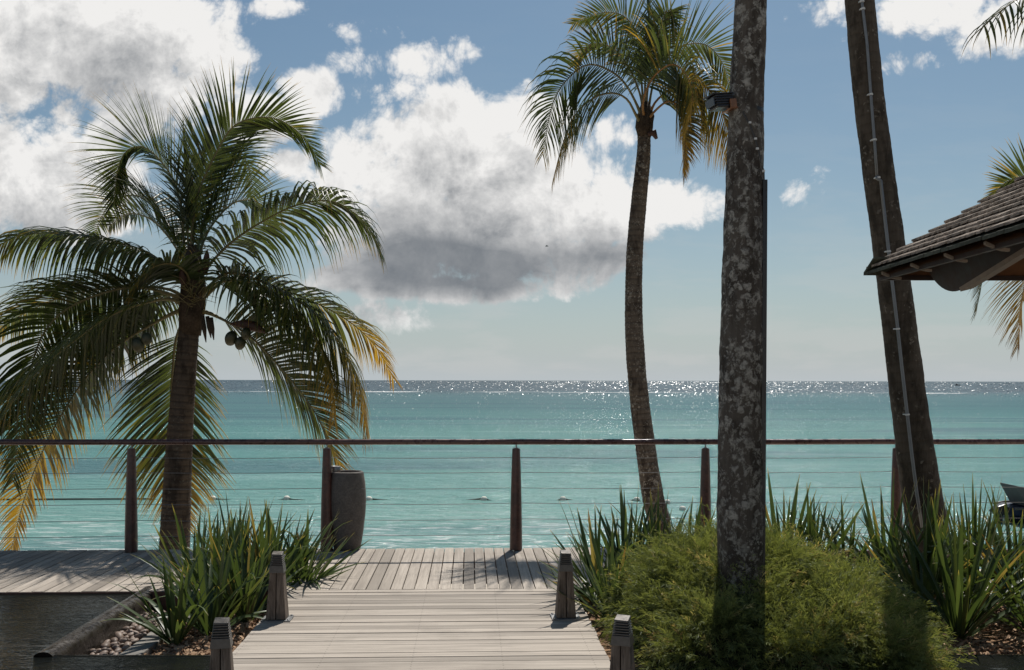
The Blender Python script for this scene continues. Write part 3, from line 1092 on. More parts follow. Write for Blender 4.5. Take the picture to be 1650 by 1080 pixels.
def local(o, parent):
    """parts are built in world coordinates; keep them there under their parent"""
    o.matrix_parent_inverse = Matrix.Translation(-Vector(parent.location)) if parent.rotation_euler.z == 0 else parent.matrix_world.inverted()
    return o


def keep(parent):
    for ch in parent.children: local(ch, parent)


bt = at(281, 885, YL)
tr = trunk(palm, [(bt.x - .05, YL, -1.35), (bt.x - .02, YL, -.7), bt, at(290, 700, YL), at(302, 560, YL), at(314, 430, YL)], [.24, .20, .178, .150, .122, .105], M_bark_left, 30, .045, .05, .02, 1.0, .014)
F = lambda pts, Y=YL, dY=0, c=1.0, **k: frond(palm, px_path(pts, Y, dY, c), **k)
# upright fronds, seen face on
F([(310, 440), (308, 396), (316, 324), (336, 272), (372, 208), (412, 190), (452, 194), (492, 224), (516, 266)], dY=.15, Lmax=.72, roll=-68, roll2=-40, droop=.30, vee=14, width=.023, n=128, seed=1, start=.16, th0=52, th1=34, tip_age=.15)
F([(306, 440), (297, 396), (292, 332), (276, 284), (248, 248), (224, 236), (200, 248), (188, 284), (184, 330)], dY=.3, Lmax=.80, roll=64, roll2=40, droop=.25, vee=14, width=.023, n=116, seed=2, start=.18, th0=56, th1=34)
F([(308, 440), (303, 390), (301, 310), (297, 250), (295, 205)], dY=.2, Lmax=.42, roll=80, droop=.05, vee=30, n=52, seed=3, start=.3, th0=22, th1=10, tip_age=.1)
F([(310, 440), (312, 380), (322, 300), (330, 255), (334, 225)], dY=.45, Lmax=.48, roll=-70, droop=.1, vee=30, n=52, seed=4, start=.3, th0=30, th1=14)
F([(312, 440), (326, 370), (350, 295), (376, 246), (392, 250), (404, 284), (408, 320)], dY=1.3, Lmax=.7, roll=-30, droop=.7, n=66, seed=5)
F([(304, 440), (286, 390), (258, 345), (222, 316), (190, 322), (166, 345), (150, 385)], dY=1.3, Lmax=.8, roll=26, droop=.55, n=70, seed=6)
F([(314, 445), (332, 380), (366, 335), (396, 322), (424, 332), (440, 362)], dY=1.0, Lmax=.75, roll=-50, droop=.35, n=60, seed=22)
F([(308, 445), (296, 420), (270, 380), (240, 352), (205, 345), (175, 365)], dY=.8, Lmax=.72, roll=50, droop=.3, n=60, seed=31)
# side fronds
F([(318, 450), (336, 428), (376, 388), (432, 352), (480, 330), (532, 324), (572, 344), (600, 376), (614, 410)], dY=-.15, Lmax=.94, roll=-14, droop=1.6, n=100, seed=7, vee=2)
F([(304, 462), (276, 444), (240, 408), (160, 384), (80, 376), (20, 384), (-40, 425)], dY=-.35, Lmax=.84, roll=8, droop=1.6, n=104, seed=8, vee=-16, tip_age=.45)
F([(316, 485), (329, 469), (369, 440), (427, 456), (489, 491), (524, 522), (556, 567), (578, 620), (592, 695)], dY=-.5, Lmax=1.12, roll=-16, droop=1.2, n=112, seed=9, vee=-20, tip_age=.85)
F([(316, 490), (380, 446), (470, 472), (547, 508), (600, 552), (634, 610)], dY=.35, Lmax=.82, roll=-26, droop=1.0, n=96, vee=-6, seed=10, tip_age=.85, age=.08)
F([(318, 500), (347, 509), (400, 540), (444, 584), (489, 638), (520, 687), (542, 740), (551, 762)], dY=-.2, Lmax=.92, roll=-44, droop=.7, n=98, seed=11, tip_age=.65)
F([(302, 490), (284, 478), (231, 464), (178, 469), (111, 496), (71, 536), (49, 598), (36, 669), (20, 775)], dY=-.45, Lmax=.94, roll=26, droop=.9, n=104, vee=-6, seed=12)
F([(302, 484), (270, 466), (200, 462), (110, 476), (40, 505), (-25, 545)], dY=.5, Lmax=.84, roll=26, droop=.9, n=96, vee=-4, seed=13, tip_age=.45)
F([(302, 496), (267, 482), (187, 504), (120, 549), (53, 607), (-10, 690)], dY=-.75, Lmax=1.05, roll=18, droop=1.1, n=104, seed=14, vee=-16)
F([(304, 505), (290, 500), (215, 540), (169, 575), (124, 629), (80, 704), (44, 789), (18, 885)], dY=.1, Lmax=.84, roll=38, droop=.7, n=108, seed=15, age=.24, tip_age=.7)
F([(300, 512), (284, 545), (278, 600), (276, 660), (284, 750), (296, 842)], dY=.55, c=.5, Lmax=.98, roll=0, droop=.35, n=100, seed=16, age=.15, tip_age=.6, stalk=M_stalk, vee=6, th0=58)
F([(306, 486), (262, 474), (214, 500), (168, 552), (140, 622)], dY=.8, Lmax=.66, roll=10, droop=1.3, n=92, seed=17, vee=-18)
F([(316, 488), (350, 456), (410, 456), (468, 490), (508, 545), (532, 610), (540, 676)], dY=-.9, Lmax=.95, roll=-10, droop=1.2, n=96, seed=32, vee=-18, tip_age=.7)
F([(312, 474), (300, 440), (276, 425), (244, 432), (214, 462)], dY=-.8, Lmax=.6, roll=14, droop=1.0, n=66, seed=35, vee=-4)
# crown: fibre, spathes, nuts, a strip of torn sheath
g = MB()
cc = at(312, 470, YL)
g.tube([at(306, 540, YL), at(309, 500, YL), at(312, 465, YL), at(311, 425, YL), at(310, 395, YL)], [.125, .15, .15, .11, .05], 18, jit=lambda i, th, p: .16 * mnoise.noise(Vector((math.cos(th) * 3, math.sin(th) * 3, i * 2.0))))
g.build('crown_fibre', M_fibre, palm, smooth=True)
for a, b, r in (((331, 440), (334, 402), .05), ((296, 458), (292, 432), .05), ((322, 440), (322, 404), .03)):
    g = MB(); p, q = at(*a, YL - .18), at(*b, YL - .25)
    g.tube([p, p.lerp(q, .4), p.lerp(q, .8), q], [r * .5, r, r * .55, .004], 8); g.build('spathe', M_spathe, palm, smooth=True)
g = MB(); p = [at(*q, YL - .3) for q in ((372, 522), (392, 522), (412, 527), (432, 538))]
g.tube(p, [.012, .055, .06, .004], 8); g.build('spathe', M_spathe, palm, smooth=True)
for x, y, r in ((222, 556, .068), (236, 546, .058), (372, 545, .07), (387, 553, .062), (396, 538, .058)):
    bm = bmesh.new(); bmesh.ops.create_uvsphere(bm, u_segments=16, v_segments=10, radius=r)
    for v in bm.verts:
        v.co.z *= 1.25; v.co *= 1 + .06 * math.cos(3 * math.atan2(v.co.y, v.co.x))
    me = bpy.data.meshes.new('coconut'); bm.to_mesh(me); bm.free(); me.materials.append(M_coco)
    me.polygons.foreach_set('use_smooth', [True] * len(me.polygons))
    o = bpy.data.objects.new('coconut', me); COL.objects.link(o); o.parent = palm
    o.location = at(x, y, YL - (.75 if x < 300 else .4)); o.rotation_euler = (rng.uniform(-.4, .4), rng.uniform(-.4, .4), 0)
g = MB()
for x0, x1, y0, y1 in ((326, 334, 508, 552), (334, 342, 510, 545), (340, 345, 512, 548)):
    p, q = at(x0, y0, YL - .2), at((x0 + x1) / 2 + 2, y1, YL - .22)
    g.tube([p, p.lerp(q, .5), q], [.028, .03, .006], 6, jit=lambda i, th, p: .3 * mnoise.noise(p * 30))
g.build('torn_sheath', M_fibre, palm, smooth=True)
# thin flower stalks
g = MB()
for k in range(26):
    a = at(312 + rng.uniform(-10, 10), 470 + rng.uniform(-15, 25), YL - .15)
    d = Vector((rng.uniform(-1, 1), rng.uniform(-1, .2), rng.uniform(-.3, .6))).normalized() * rng.uniform(.2, .42)
    g.tube([a, a + d * .5 + Vector((0, 0, .04)), a + d - Vector((0, 0, .05))], [.005, .004, .002], 5)
g.build('flower_stalk', M_stalk, palm)
keep(palm)

# --- the slender palm in the middle
YM = 12.8
palm2 = thing('coconut_palm', 'slender coconut palm with speckled curving trunk, its whole crown against the blue sky', 'palm tree', (at(1062, 860, YM).x, YM, -1.45))
tp = [(at(1070, 870, YM).x, YM, -1.55)] + [at(x, y, YM) for x, y in ((1064, 860), (1052, 800), (1040, 720), (1030, 640), (1023, 560), (1021, 480), (1023, 400), (1031, 310), (1037, 250), (1038, 200))]
trunk(palm2, tp, [.175, .148, .138, .128, .122, .119, .110, .106, .100, .090, .080], M_bark_mid, 28, .055, .04, .04, 2.0, .016)
F2 = lambda pts, dY=0, c=1.0, **k: frond(palm2, px_path(pts, YM, dY, c), **{**dict(width=.023, rad=.02, n=68, start=.24), **k})
F2([(1036, 200), (1030, 178), (1010, 139), (986, 116), (950, 104), (918, 124), (891, 166), (874, 250)], dY=-.4, Lmax=.84, roll=16, droop=1.1, seed=41, vee=-12, tip_age=.4)
F2([(1036, 205), (1024, 184), (1010, 160), (986, 150), (953, 160), (924, 190), (906, 234), (891, 290)], dY=-.8, Lmax=.66, roll=14, droop=1.1, seed=42, vee=-16, age=.12, tip_age=.6)
F2([(1038, 190), (1030, 148), (1010, 104), (986, 77), (956, 70), (938, 83), (926, 106)], dY=.4, Lmax=.50, roll=42, droop=.45, seed=43, age=.12, tip_age=.4)
F2([(1038, 185), (1033, 124), (1027, 59), (1010, 30), (986, 20), (956, 24), (922, 40)], dY=.3, Lmax=.50, roll=52, droop=.4, seed=44, age=.05, tip_age=.3)
F2([(1039, 185), (1040, 118), (1045, 44), (1040, -40)], dY=.2, Lmax=.36, roll=80, droop=.1, seed=45, th0=30, th1=14, n=60, age=.05)
F2([(1040, 185), (1045, 133), (1057, 74), (1070, 26), (1080, 18), (1085, 34), (1088, 66)], dY=-.2, Lmax=.40, roll=-50, droop=.4, seed=46, age=.05)
F2([(1042, 190), (1057, 118), (1081, 86), (1110, 71), (1140, 74), (1163, 100), (1178, 142)], dY=.3, Lmax=.62, roll=-46, droop=.35, seed=47, age=.1, tip_age=.3)
F2([(1040, 200), (1036, 166), (1051, 127), (1081, 104), (1104, 118), (1116, 154), (1108, 205)], dY=-1.2, Lmax=.80, roll=-18, droop=1.2, seed=48, vee=-14, age=.26, tip_age=.4, stalk=M_ostalk, n=84)
F2([(1042, 205), (1050, 185), (1078, 163), (1098, 182), (1104, 228), (1102, 282)], dY=-.5, Lmax=.52, roll=-10, droop=.9, seed=49, age=.34, tip_age=.5, stalk=M_ostalk, n=86)
F2([(1042, 200), (1060, 160), (1112, 130), (1150, 154), (1172, 205), (1180, 262)], dY=-.3, Lmax=.78, roll=-12, droop=1.1, seed=50, vee=-16, age=.34, tip_age=.5, stalk=M_ostalk, n=92)
g = MB()
g.tube([at(1038, 222, YM), at(1038, 205, YM), at(1040, 188, YM), at(1040, 165, YM)], [.085, .115, .11, .05], 16, jit=lambda i, th, p: .2 * mnoise.noise(Vector((math.cos(th) * 3, math.sin(th) * 3, i * 2.0 + 5))))
g.build('crown_fibre', M_fibre, palm2, smooth=True)
g = MB(); g.tube([at(1044, 216, YM - .1), at(1054, 214, YM - .12), at(1058, 224, YM - .1)], [.03, .05, .02], 8); g.build('spathe', M_spathe, palm2, smooth=True)
keep(palm2)

# --- the thick lichen-covered palm in the juniper
YB = 6.36
bx_ = at(1193, 945, YB)
palm3 = thing('coconut_palm', 'thick grey palm trunk blotched with pale lichen rising straight from the juniper mound', 'palm tree', (bx_.x, YB, -.1))
tp = [(bx_.x, YB, -.2)] + [at(x, y, YB) for x, y in ((1193, 945), (1193, 760), (1194, 620), (1196, 480), (1199, 320), (1203, 160), (1210, 0), (1216, -140))] + [Vector((1.66, YB + .1, 7.0)), Vector((1.8, YB + .3, 11.5))]
trunk(palm3, tp, [.165, .145, .142, .138, .131, .120, .108, .100, .097, .095, .09], M_bark_big, 44, .10, .018, .055, 3.0, .02)
top3 = Vector((1.8, YB + .3, 11.5))
def crown(parent, top, seed, n, R0=2.4, rise=.9, fall=1.3, **k):
    rg = random.Random(seed)
    for i in range(n):
        az = 2 * math.pi * i / n + rg.uniform(-.2, .2)
        e = rg.uniform(-.15, 1.0)
        d = Vector((math.cos(az), math.sin(az), 0)) * R0 * rg.uniform(.8, 1.05)
        hi = rise * (.3 + e)
        P = [top, top + d * .3 + ZUP * (hi * .8), top + d * .62 + ZUP * hi, top + d * .9 + ZUP * (hi * .35 - fall * .35), top + d + ZUP * (hi * .1 - fall * (.9 - .5 * e))]
        frond(parent, P, Lmax=.7, droop=.9, n=54, seed=seed * 50 + i, **k)
crown(palm3, top3, 5, 9)
keep(palm3)

# --- the leaning palm with the pipe
YN = 9.0
lean = [(1497, 880), (1486, 800), (1474, 720), (1461, 620), (1446, 500), (1430, 380), (1412, 250), (1397, 130), (1385, 0), (1370, -160)]
b4_ = at(1500, 900, YN)
palm4 = thing('coconut_palm', 'dark leaning palm trunk with a thin grey pipe fixed up its length', 'palm tree', (b4_.x, YN, -.62))
LP = [at(x, y, YN) for x, y in lean]
tp = [Vector((LP[0].x + .04, YN, -.75))] + LP + [Vector((2.85, YN + 1.0, 7.2)), Vector((2.4, YN + 2.0, 10.5)), Vector((1.9, YN + 4.2, 16.5))]
trunk(palm4, tp, [.21, .185, .172, .163, .153, .147, .140, .135, .132, .129, .125, .12, .11, .10], M_bark_lean, 32, .07, .012, .04, 4.0, .02)
top4 = Vector((1.9, YN + 4.2, 16.5))
crown(palm4, top4, 8, 9)
keep(palm4)

# --- palm beyond the hut, only leaf ends in the picture, and a near palm overhead
YR = 12.5
c5 = at(1745, 395, YR)
palm5 = thing('coconut_palm', 'palm behind the shingled roof, only its yellowish frond ends showing past the edge', 'palm tree', (c5.x + .1, YR, -1.4))
trunk(palm5, [(c5.x + .1, YR, -1.5), (c5.x + .08, YR, .5), c5], [.2, .16, .11], M_bark_mid, 20, .06, .04, .04, 6.0, .05)
F5 = lambda pts, dY=0, **k: frond(palm5, px_path(pts, YR, dY), **{**dict(width=.03, rad=.02, n=64), **k})
F5([(1745, 395), (1725, 340), (1690, 300), (1652, 285), (1618, 296), (1596, 322)], Lmax=.62, roll=58, droop=.2, seed=61, age=.12)
F5([(1745, 400), (1720, 360), (1670, 355), (1615, 385), (1588, 435), (1572, 505)], dY=-.3, Lmax=.52, roll=20, droop=.5, seed=62, age=.1)
F5([(1745, 405), (1722, 385), (1690, 390), (1660, 430), (1646, 490), (1640, 560)], dY=-.5, Lmax=.72, roll=24, droop=.5, seed=63, age=.45, tip_age=.6)
F5([(1745, 400), (1765, 330), (1810, 300), (1860, 320), (1890, 390)], Lmax=.6, droop=.8, seed=64)
F5([(1745, 400), (1745, 320), (1735, 250), (1700, 210)], dY=.8, Lmax=.6, droop=.6, seed=65)
keep(palm5)

c6 = at(1655, -190, 5.3)
palm6 = thing('coconut_palm', 'palm overhead at the top right corner, dark leaflets hanging down against a cloud', 'palm tree', (c6.x + 2.0, 5.9, -.1))
t6 = Vector((c6.x + 1.9, 5.9, c6.z + .05))
trunk(palm6, [(c6.x + 2.0, 5.9, -.3), (c6.x + 1.95, 5.9, 1.7), t6], [.18, .15, .11], M_bark_lean, 20, .07, .03, .03, 7.0, .05)
frond(palm6, [t6, t6 + Vector((-.5, -.1, .55)), t6 + Vector((-1.1, -.3, .6)), at(1710, -40, 5.3), at(1650, -8, 5.25), at(1604, 24, 5.2), at(1582, 46, 5.2)], Lmax=.68, roll=0, droop=3.2, n=70, seed=71, start=.2, width=.020, vee=-30, th0=78, th1=50)
frond(palm6, [t6, t6 + Vector((.5, .3, .5)), t6 + Vector((1.3, .6, .3)), t6 + Vector((1.9, .8, -.6))], n=50, seed=72)
frond(palm6, [t6, t6 + Vector((.2, -.3, .7)), t6 + Vector((.5, -.6, 1.2)), t6 + Vector((.9, -.9, 1.3))], n=50, seed=73)
frond(palm6, [t6, t6 + Vector((-.1, .5, .5)), t6 + Vector((-.1, 1.2, .5)), t6 + Vector((-.1, 1.8, -.3))], n=50, seed=74)
keep(palm6)


# ------------------------------------------------------------------ strap-leaved clumps
def clump(label, loc, n, L0, L1, seed, spread=46, width=.041, lean=(0, 0), base=.06, group=None):
    rg = random.Random(seed)
    g = MB()
    n = int(n * 1.35)
    for k in range(n):
        az = rg.uniform(0, 2 * math.pi)
        f = (k + .5) / n
        tilt = R(4 + spread * f ** .85 + rg.uniform(-6, 6))
        L = rg.uniform(L0, L1) * (1.0 - .12 * f) * (.92 if loc[0] < 0 else 1.0)
        d = Vector((math.cos(az) * math.sin(tilt) + lean[0], math.sin(az) * math.sin(tilt) + lean[1], math.cos(tilt))).normalized()
        p = Vector((math.cos(az) * base * rg.random(), math.sin(az) * base * rg.random(), -.03 + .07 * (1 - f)))
        side = d.cross(ZUP)
        side = side.normalized() if side.length > .1 else Vector((math.sin(az), -math.cos(az), 0))
        side = (Quaternion(d, rg.uniform(-.7, .7)) @ side)
        cur = rg.gauss(.05, .10) + .14 * f
        if rg.random() < .10: cur += rg.uniform(.4, 1.1)
        wd = width * rg.uniform(.75, 1.1) * (.7 + .3 * L / L1)
        prof = (.62, .85, 1.0, .98, .88, .70, .44, .04)
        NSG = len(prof) - 1
        old = rg.random()
        ag = .0 if old < .90 else rg.uniform(.15, .5)
        if old > .965: ag = .95
        tt = rg.random()
        vs, ages, tints = [], [], []
        for q in range(NSG + 1):
            s = q / NSG
            nn = side.cross(d).normalized()
            hw = wd * .5 * prof[q]
            vs += [p - side * hw + nn * hw * .34, p, p + side * hw + nn * hw * .34]
            ages += [ag + (.75 if s > .97 else .0) + .12 * s ** 4] * 3; tints += [tt] * 3
            p = p + d * (L / NSG)
            d = (d + (Vector((math.cos(az), math.sin(az), 0)) * .5 - ZUP * .9) * cur * (.25 + s) * .35).normalized()
            side = (side - d * side.dot(d)).normalized()
        fs = []
        for q in range(NSG):
            a = q * 3
            fs += [(a, a + 1, a + 4, a + 3), (a + 1, a + 2, a + 5, a + 4)]
        g.add(vs, fs, tints, ages)
    o = g.build('strap_leaf_plant', M_sword, smooth=True, loc=loc)
    return tag(o, label, 'plant', group)


GL = 'strap leaved plants in the left bed'
ZL = -.15
def pos(px, py, z): return onz(px, py, z)
clump('small strap leaved clump standing alone on the mulch nearest the pebbles in the left bed', pos(284, 1036, ZL), 26, .5, .80, 1, 50, .042, group=GL)
clump('strap leaved clump at the front of the left bed, right behind the small lone clump', pos(340, 1022, ZL), 26, .6, .92, 2, 46, group=GL)
clump('strap leaved clump in the left bed pressed against the left wooden bollard', pos(395, 1000, ZL), 30, .66, .98, 3, 46, group=GL, lean=(.0, 0))
clump('broad strap leaved clump in the middle of the left bed', pos(352, 985, ZL), 34, .7, 1.0, 4, 42, group=GL)
clump('strap leaved clump reaching over the pond rim at the back left of the bed', pos(315, 968, ZL), 28, .66, .96, 5, 44, group=GL)
clump('strap leaved clump directly behind the left bollard, tips above its cap', pos(428, 972, ZL), 34, .68, 1.0, 6, 42, group=GL)
clump('strap leaved clump at the back right of the left bed leaning over the walkway', pos(455, 962, ZL), 34, .6, .96, 7, 52, group=GL, lean=(.12, 0))
clump('tall strap leaved clump at the back of the left bed below the palm trunk', pos(385, 958, ZL), 32, .72, 1.02, 8, 38, group=GL)
clump('strap leaved clump in front of the tall pot, its tips crossing the pot', pos(492, 952, ZL + .04), 30, .5, .86, 9, 54, group=GL, lean=(.10, 0))
GR = 'strap leaved plants in the right bed'
ZR = -.07
clump('strap leaved clump beside the right far bollard arching over the walkway', pos(962, 968, ZR), 34, .52, .84, 11, 56, group=GR, lean=(-.14, 0))
clump('strap leaved clump between the right far bollard and the juniper mound', pos(985, 1000, ZR), 26, .5, .8, 12, 50, group=GR, lean=(-.12, .0))
clump('strap leaved clump rising behind the left shoulder of the juniper', pos(1010, 952, ZR), 36, .62, .92, 13, 44, group=GR)
clump('strap leaved clump at the foot of the speckled palm trunk', pos(1055, 945, ZR), 34, .62, .9, 14, 40, group=GR)
clump('strap leaved clump between speckled palm and rail post, behind the juniper', pos(1110, 940, ZR), 26, .55, .82, 15, 42, group=GR)
clump('strap leaved clump between rail post and thick lichened trunk', pos(1150, 942, ZR), 22, .5, .76, 16, 36, group=GR)
clump('tall upright strap leaved clump just right of the thick lichened trunk', pos(1262, 945, ZR), 34, .75, 1.02, 17, 34, group=GR)
clump('strap leaved clump second to the right of the thick trunk, against the water', pos(1310, 948, ZR), 30, .68, .96, 18, 40, group=GR)
clump('low strap leaved clump in the gap left of the leaning palm', pos(1362, 955, ZR), 28, .6, .88, 19, 48, group=GR)
clump('strap leaved clump just left of the leaning palm foot', pos(1430, 965, ZR), 36, .8, 1.06, 20, 46, group=GR)
clump('strap leaved clump covering the foot of the leaning palm', pos(1490, 970, ZR), 36, .8, 1.05, 21, 44, group=GR)
clump('large strap leaved clump nearest the viewer at right, its base on the mulch', pos(1545, 1025, ZR), 36, .78, 1.06, 22, 52, width=.042, group=GR)
clump('strap leaved clump at right behind the nearest large clump', pos(1570, 980, ZR), 36, .8, 1.08, 23, 46, group=GR)
clump('strap leaved clump at right edge of picture in front of the moored boat', pos(1640, 985, ZR), 36, .76, 1.02, 24, 50, group=GR)
clump('cropped strap leaved clump at the right edge above the orange mulch', pos(1668, 1020, ZR), 32, .7, 1.0, 25, 54, group=GR)
clump('strap leaved clump at right between juniper tip and nearest large clump', pos(1490, 1000, ZR), 30, .68, .96, 26, 52, group=GR)


# ------------------------------------------------------------------ juniper mound
ELL = [(1.54, 7.0, -.12, .80, .95, .66), (1.98, 6.70, -.12, .74, .84, .53), (1.58, 6.2, -.12, .70, .56, .46), (2.02, 6.2, -.12, .62, .54, .34), (1.32, 6.45, -.12, .45, .72, .46)]
def mound(x, y):
    h = -9
    for cx, cy, cz, rx, ry, rz in ELL:
        q = 1 - (((x - cx) / rx) ** 2 + ((y - cy) / ry) ** 2) ** 1.5
        if q > 0: h = max(h, cz + rz * q ** .5)
    if h < -5: return None
    return h + .12 * mnoise.noise(Vector((x * 2.9, y * 2.9, 4))) + .03 * mnoise.noise(Vector((x * 8, y * 8, 9)))


jun = thing('juniper_bush', 'low spreading feathery green juniper mound around the thick palm trunk', 'shrub', (1.6, 6.5, -.1))
rg = random.Random(5)
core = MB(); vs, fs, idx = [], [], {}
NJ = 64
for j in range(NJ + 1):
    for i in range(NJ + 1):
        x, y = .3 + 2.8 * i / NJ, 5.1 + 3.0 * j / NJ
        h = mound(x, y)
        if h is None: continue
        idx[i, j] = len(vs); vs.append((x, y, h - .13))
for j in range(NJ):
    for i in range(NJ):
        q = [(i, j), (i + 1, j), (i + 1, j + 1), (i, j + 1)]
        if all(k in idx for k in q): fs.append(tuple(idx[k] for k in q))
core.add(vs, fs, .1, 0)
M_core = simple('juniper_inner_shade', (.03, .03, .016), .95, .1, var=.5, scale=25, bstr=.6)  # dark sheet inside the mound, its colour stands in for shade between sprays
local(core.build('shade_core', M_core, jun, smooth=True), jun)
g = MB()
tufts = []
while len(tufts) < 430:
    x, y = rg.uniform(.35, 3.0), rg.uniform(5.2, 7.95)
    h = mound(x, y)
    if h is None: continue
    e = .03
    hx, hy = mound(x + e, y), mound(x, y + e)
    nrm = Vector((-(hx - h) / e if hx is not None else 1.5, -(hy - h) / e if hy is not None else -1.5, 1)).normalized()
    # steep sides carry as many tufts as their area asks for
    if rg.random() > min(1, .30 / max(.1, nrm.z)): continue
    tufts.append((Vector((x, y, h)), nrm, rg.uniform(.08, .15), rg.uniform(-.06, .06)))
for k in range(7000):
    c0, nrm, rad_, lift = tufts[k % len(tufts)]
    a1 = nrm.orthogonal().normalized(); a2 = nrm.cross(a1)
    ang, rr_ = rg.uniform(0, 6.283), rg.random() ** .6
    rad_dir = a1 * math.cos(ang) + a2 * math.sin(ang)
    out = (nrm * (1.0 - .45 * rr_) + rad_dir * rr_ * .95 + Vector((rg.gauss(0, .18), rg.gauss(0, .18) - .12, rg.uniform(-.15, .25)))).normalized()
    x, y, h = c0 + rad_dir * rad_ * rr_ * .7 + nrm * (lift - .02)
    dep = rg.random()
    p = Vector((x, y, h)) - nrm * (.03 + .10 * dep)
    L = rg.uniform(.13, .30)
    patch = mnoise.noise(Vector((x * 2.2, y * 2.2, h * 2.2 + 3)))
    ag = max(0, .12 + .35 * patch + rg.gauss(0, .12)) + (.7 if rg.random() < .03 + .09 * max(0, patch) else 0)
    ti = min(1, max(0, .5 + .5 * patch + rg.gauss(0, .22)))
    d = out
    axis = []
    q = p.copy()
    for s in range(6):
        axis.append((q.copy(), d.copy()))
        q = q + d * (L / 6); d = (d - ZUP * rg.uniform(.02, .16) + Vector((rg.gauss(0, .07), rg.gauss(0, .07), 0))).normalized()
    ref = Quaternion(out, rg.uniform(0, 6.28)) @ out.orthogonal().normalized()
    for s, (b, dd) in enumerate(axis):
        for sg in (-1, 1, -1, 1, 1 if s % 2 else -1):
            rr = Quaternion(dd, rg.uniform(-.9, .9)) @ ref
            nd = (dd * rg.uniform(.9, 1.4) + rr * sg * rg.uniform(.35, .8)).normalized()
            ln = rg.uniform(.035, .085) * (1.1 - .10 * s)
            w = rg.uniform(.0017, .0033)
            sd = nd.cross(rr.cross(dd)).normalized() * w
            b2 = b + dd * rg.uniform(0, L / 6)
            tia = min(1, ti + .12 * s - .25)
            g.add([b2, b2 + nd * ln * .5 + sd - ZUP * .001, b2 + nd * ln - ZUP * .006, b2 + nd * ln * .5 - sd - ZUP * .001], [(0, 1, 2, 3)], tia, ag)
local(g.build('foliage', M_jun, jun), jun)

# ------------------------------------------------------------------ pipe on the leaning palm
pp = [(1390, -40), (1389, 4), (1397, 70), (1403, 150), (1410, 240), (1413, 284)]
pq = [(1419, 290), (1428, 370), (1437, 450), (1446, 525), (1453, 590), (1461, 660), (1469, 730), (1478, 800), (1486, 850)]
def at_pipe(x, y): return at(x, y, YN - (.150 + .035 * y / 850))
pipe = thing('conduit_pipe', 'thin grey pipe clipped to the leaning palm trunk', 'pipe', at(1486, 850, YN - .19))
g = MB(); g.tube([at_pipe(x, y) for x, y in pp], .012, 10); local(g.build('upper_pipe', M_pipe, pipe, smooth=True), pipe)
g = MB(); g.tube([at_pipe(1413, 284), at_pipe(1413.5, 288), at_pipe(1416, 289.5), at_pipe(1419, 291)] + [at_pipe(x, y) for x, y in pq[1:]], .0145, 10); local(g.build('lower_pipe', M_pipe, pipe, smooth=True), pipe)
for x, y in ((1389, 2), (1390.5, 14), (1403, 152), (1409, 225), (1415, 286), (1432, 405), (1446.5, 530), (1462, 668)):
    g = MB(); c = at_pipe(x, y); d = Vector((-.11, 0, 1)).normalized()
    g.tube([c - d * .008, c + d * .007], .018, 12)
    g.box((c.x - .022, c.y + .0, c.z - .005), (c.x + .022, c.y + .05, c.z + .005))
    local(g.build('clip', M_clip, pipe), pipe)

# ------------------------------------------------------------------ cable cover and floodlight on the thick palm
cv = thing('cable_cover', 'dark flat cable cover strip up the right side of the thick lichened trunk', 'cable cover', at(1226, 900, YB))
g = MB()
P = [at(1227, 955, YB - .02), at(1228, 800, YB - .02), at(1229, 640, YB - .02), at(1230, 480, YB - .02), at(1231, 292, YB - .02)]
for a, b in zip(P[:-1], P[1:]):
    vs = [a + Vector(v) for v in ((-.018, -.05, 0), (.010, -.05, 0), (.010, .05, 0), (-.018, .05, 0))] + [b + Vector(v) for v in ((-.018, -.05, 0), (.010, -.05, 0), (.010, .05, 0), (-.018, .05, 0))]
    g.add(vs, [(3, 2, 1, 0), (4, 5, 6, 7), (0, 1, 5, 4), (1, 2, 6, 5), (2, 3, 7, 6), (3, 0, 4, 7)])
local(g.build('cover_strip', M_black, cv), cv)
g = MB()
g.tube([at(1231, 293, YB - .02), at(1230.5, 275, YB - .02), at(1226, 262, YB - .09), at(1216, 222, YB - .108), at(1207, 200, YB - .110), at(1196, 180, YB - .110)], .006, 6)
local(g.build('loose_cable', M_black, cv), cv)
for x, y in ((1230, 276), (1217, 224), (1208, 198), (1220, 240)):
    g = MB(); c = at(x, y, YB - .112); g.box((c.x - .008, c.y - .012, c.z - .006), (c.x + .008, c.y + .004, c.z + .006)); local(g.build('clip', M_clip, cv), cv)

YF = YB - .05
fl = thing('floodlight', 'small black floodlight strapped to the left side of the thick palm trunk', 'floodlight', at(1178, 178, YF))
a = at(1160, 165, YF)
Mf = Matrix.Translation(a) @ Matrix.Rotation(R(-8), 4, 'Y') @ Matrix.Rotation(R(18), 4, 'Z')
g = MB()
for k in range(5):                       # finned housing
    g.box((-.072 + .012 * (k == 0) + .004 * k, -.06, .022 - .016 * k), (.062, .06, .034 - .016 * k), M=Mf)
g.box((-.05, -.05, -.045), (.055, .05, .03), M=Mf)
local(g.build('housing', M_black, fl, bevel=.003), fl)
g = MB(); g.box((-.082, -.066, .036), (.066, .066, .044), M=Mf); local(g.build('visor', M_black, fl, bevel=.002), fl)
M_glass = simple('lamp_glass', (.05, .05, .055), .12, .6, var=.1, bstr=0)
g = MB(); g.box((-.075, -.052, -.03), (-.068, .052, .02), M=Mf); local(g.build('front_glass', M_glass, fl), fl)
M_copper = simple('copper_bracket', (.28, .13, .07), .4, .5, .5, var=.3, bstr=.05)
g = MB(); g.box((.03, -.075, -.055), (.075, -.062, .0), M=Mf); g.box((.03, -.07, -.06), (.085, .05, -.052), M=Mf); local(g.build('bracket', M_copper, fl, bevel=.002), fl)
ctr = at(1203, 178, YB)
g = MB()
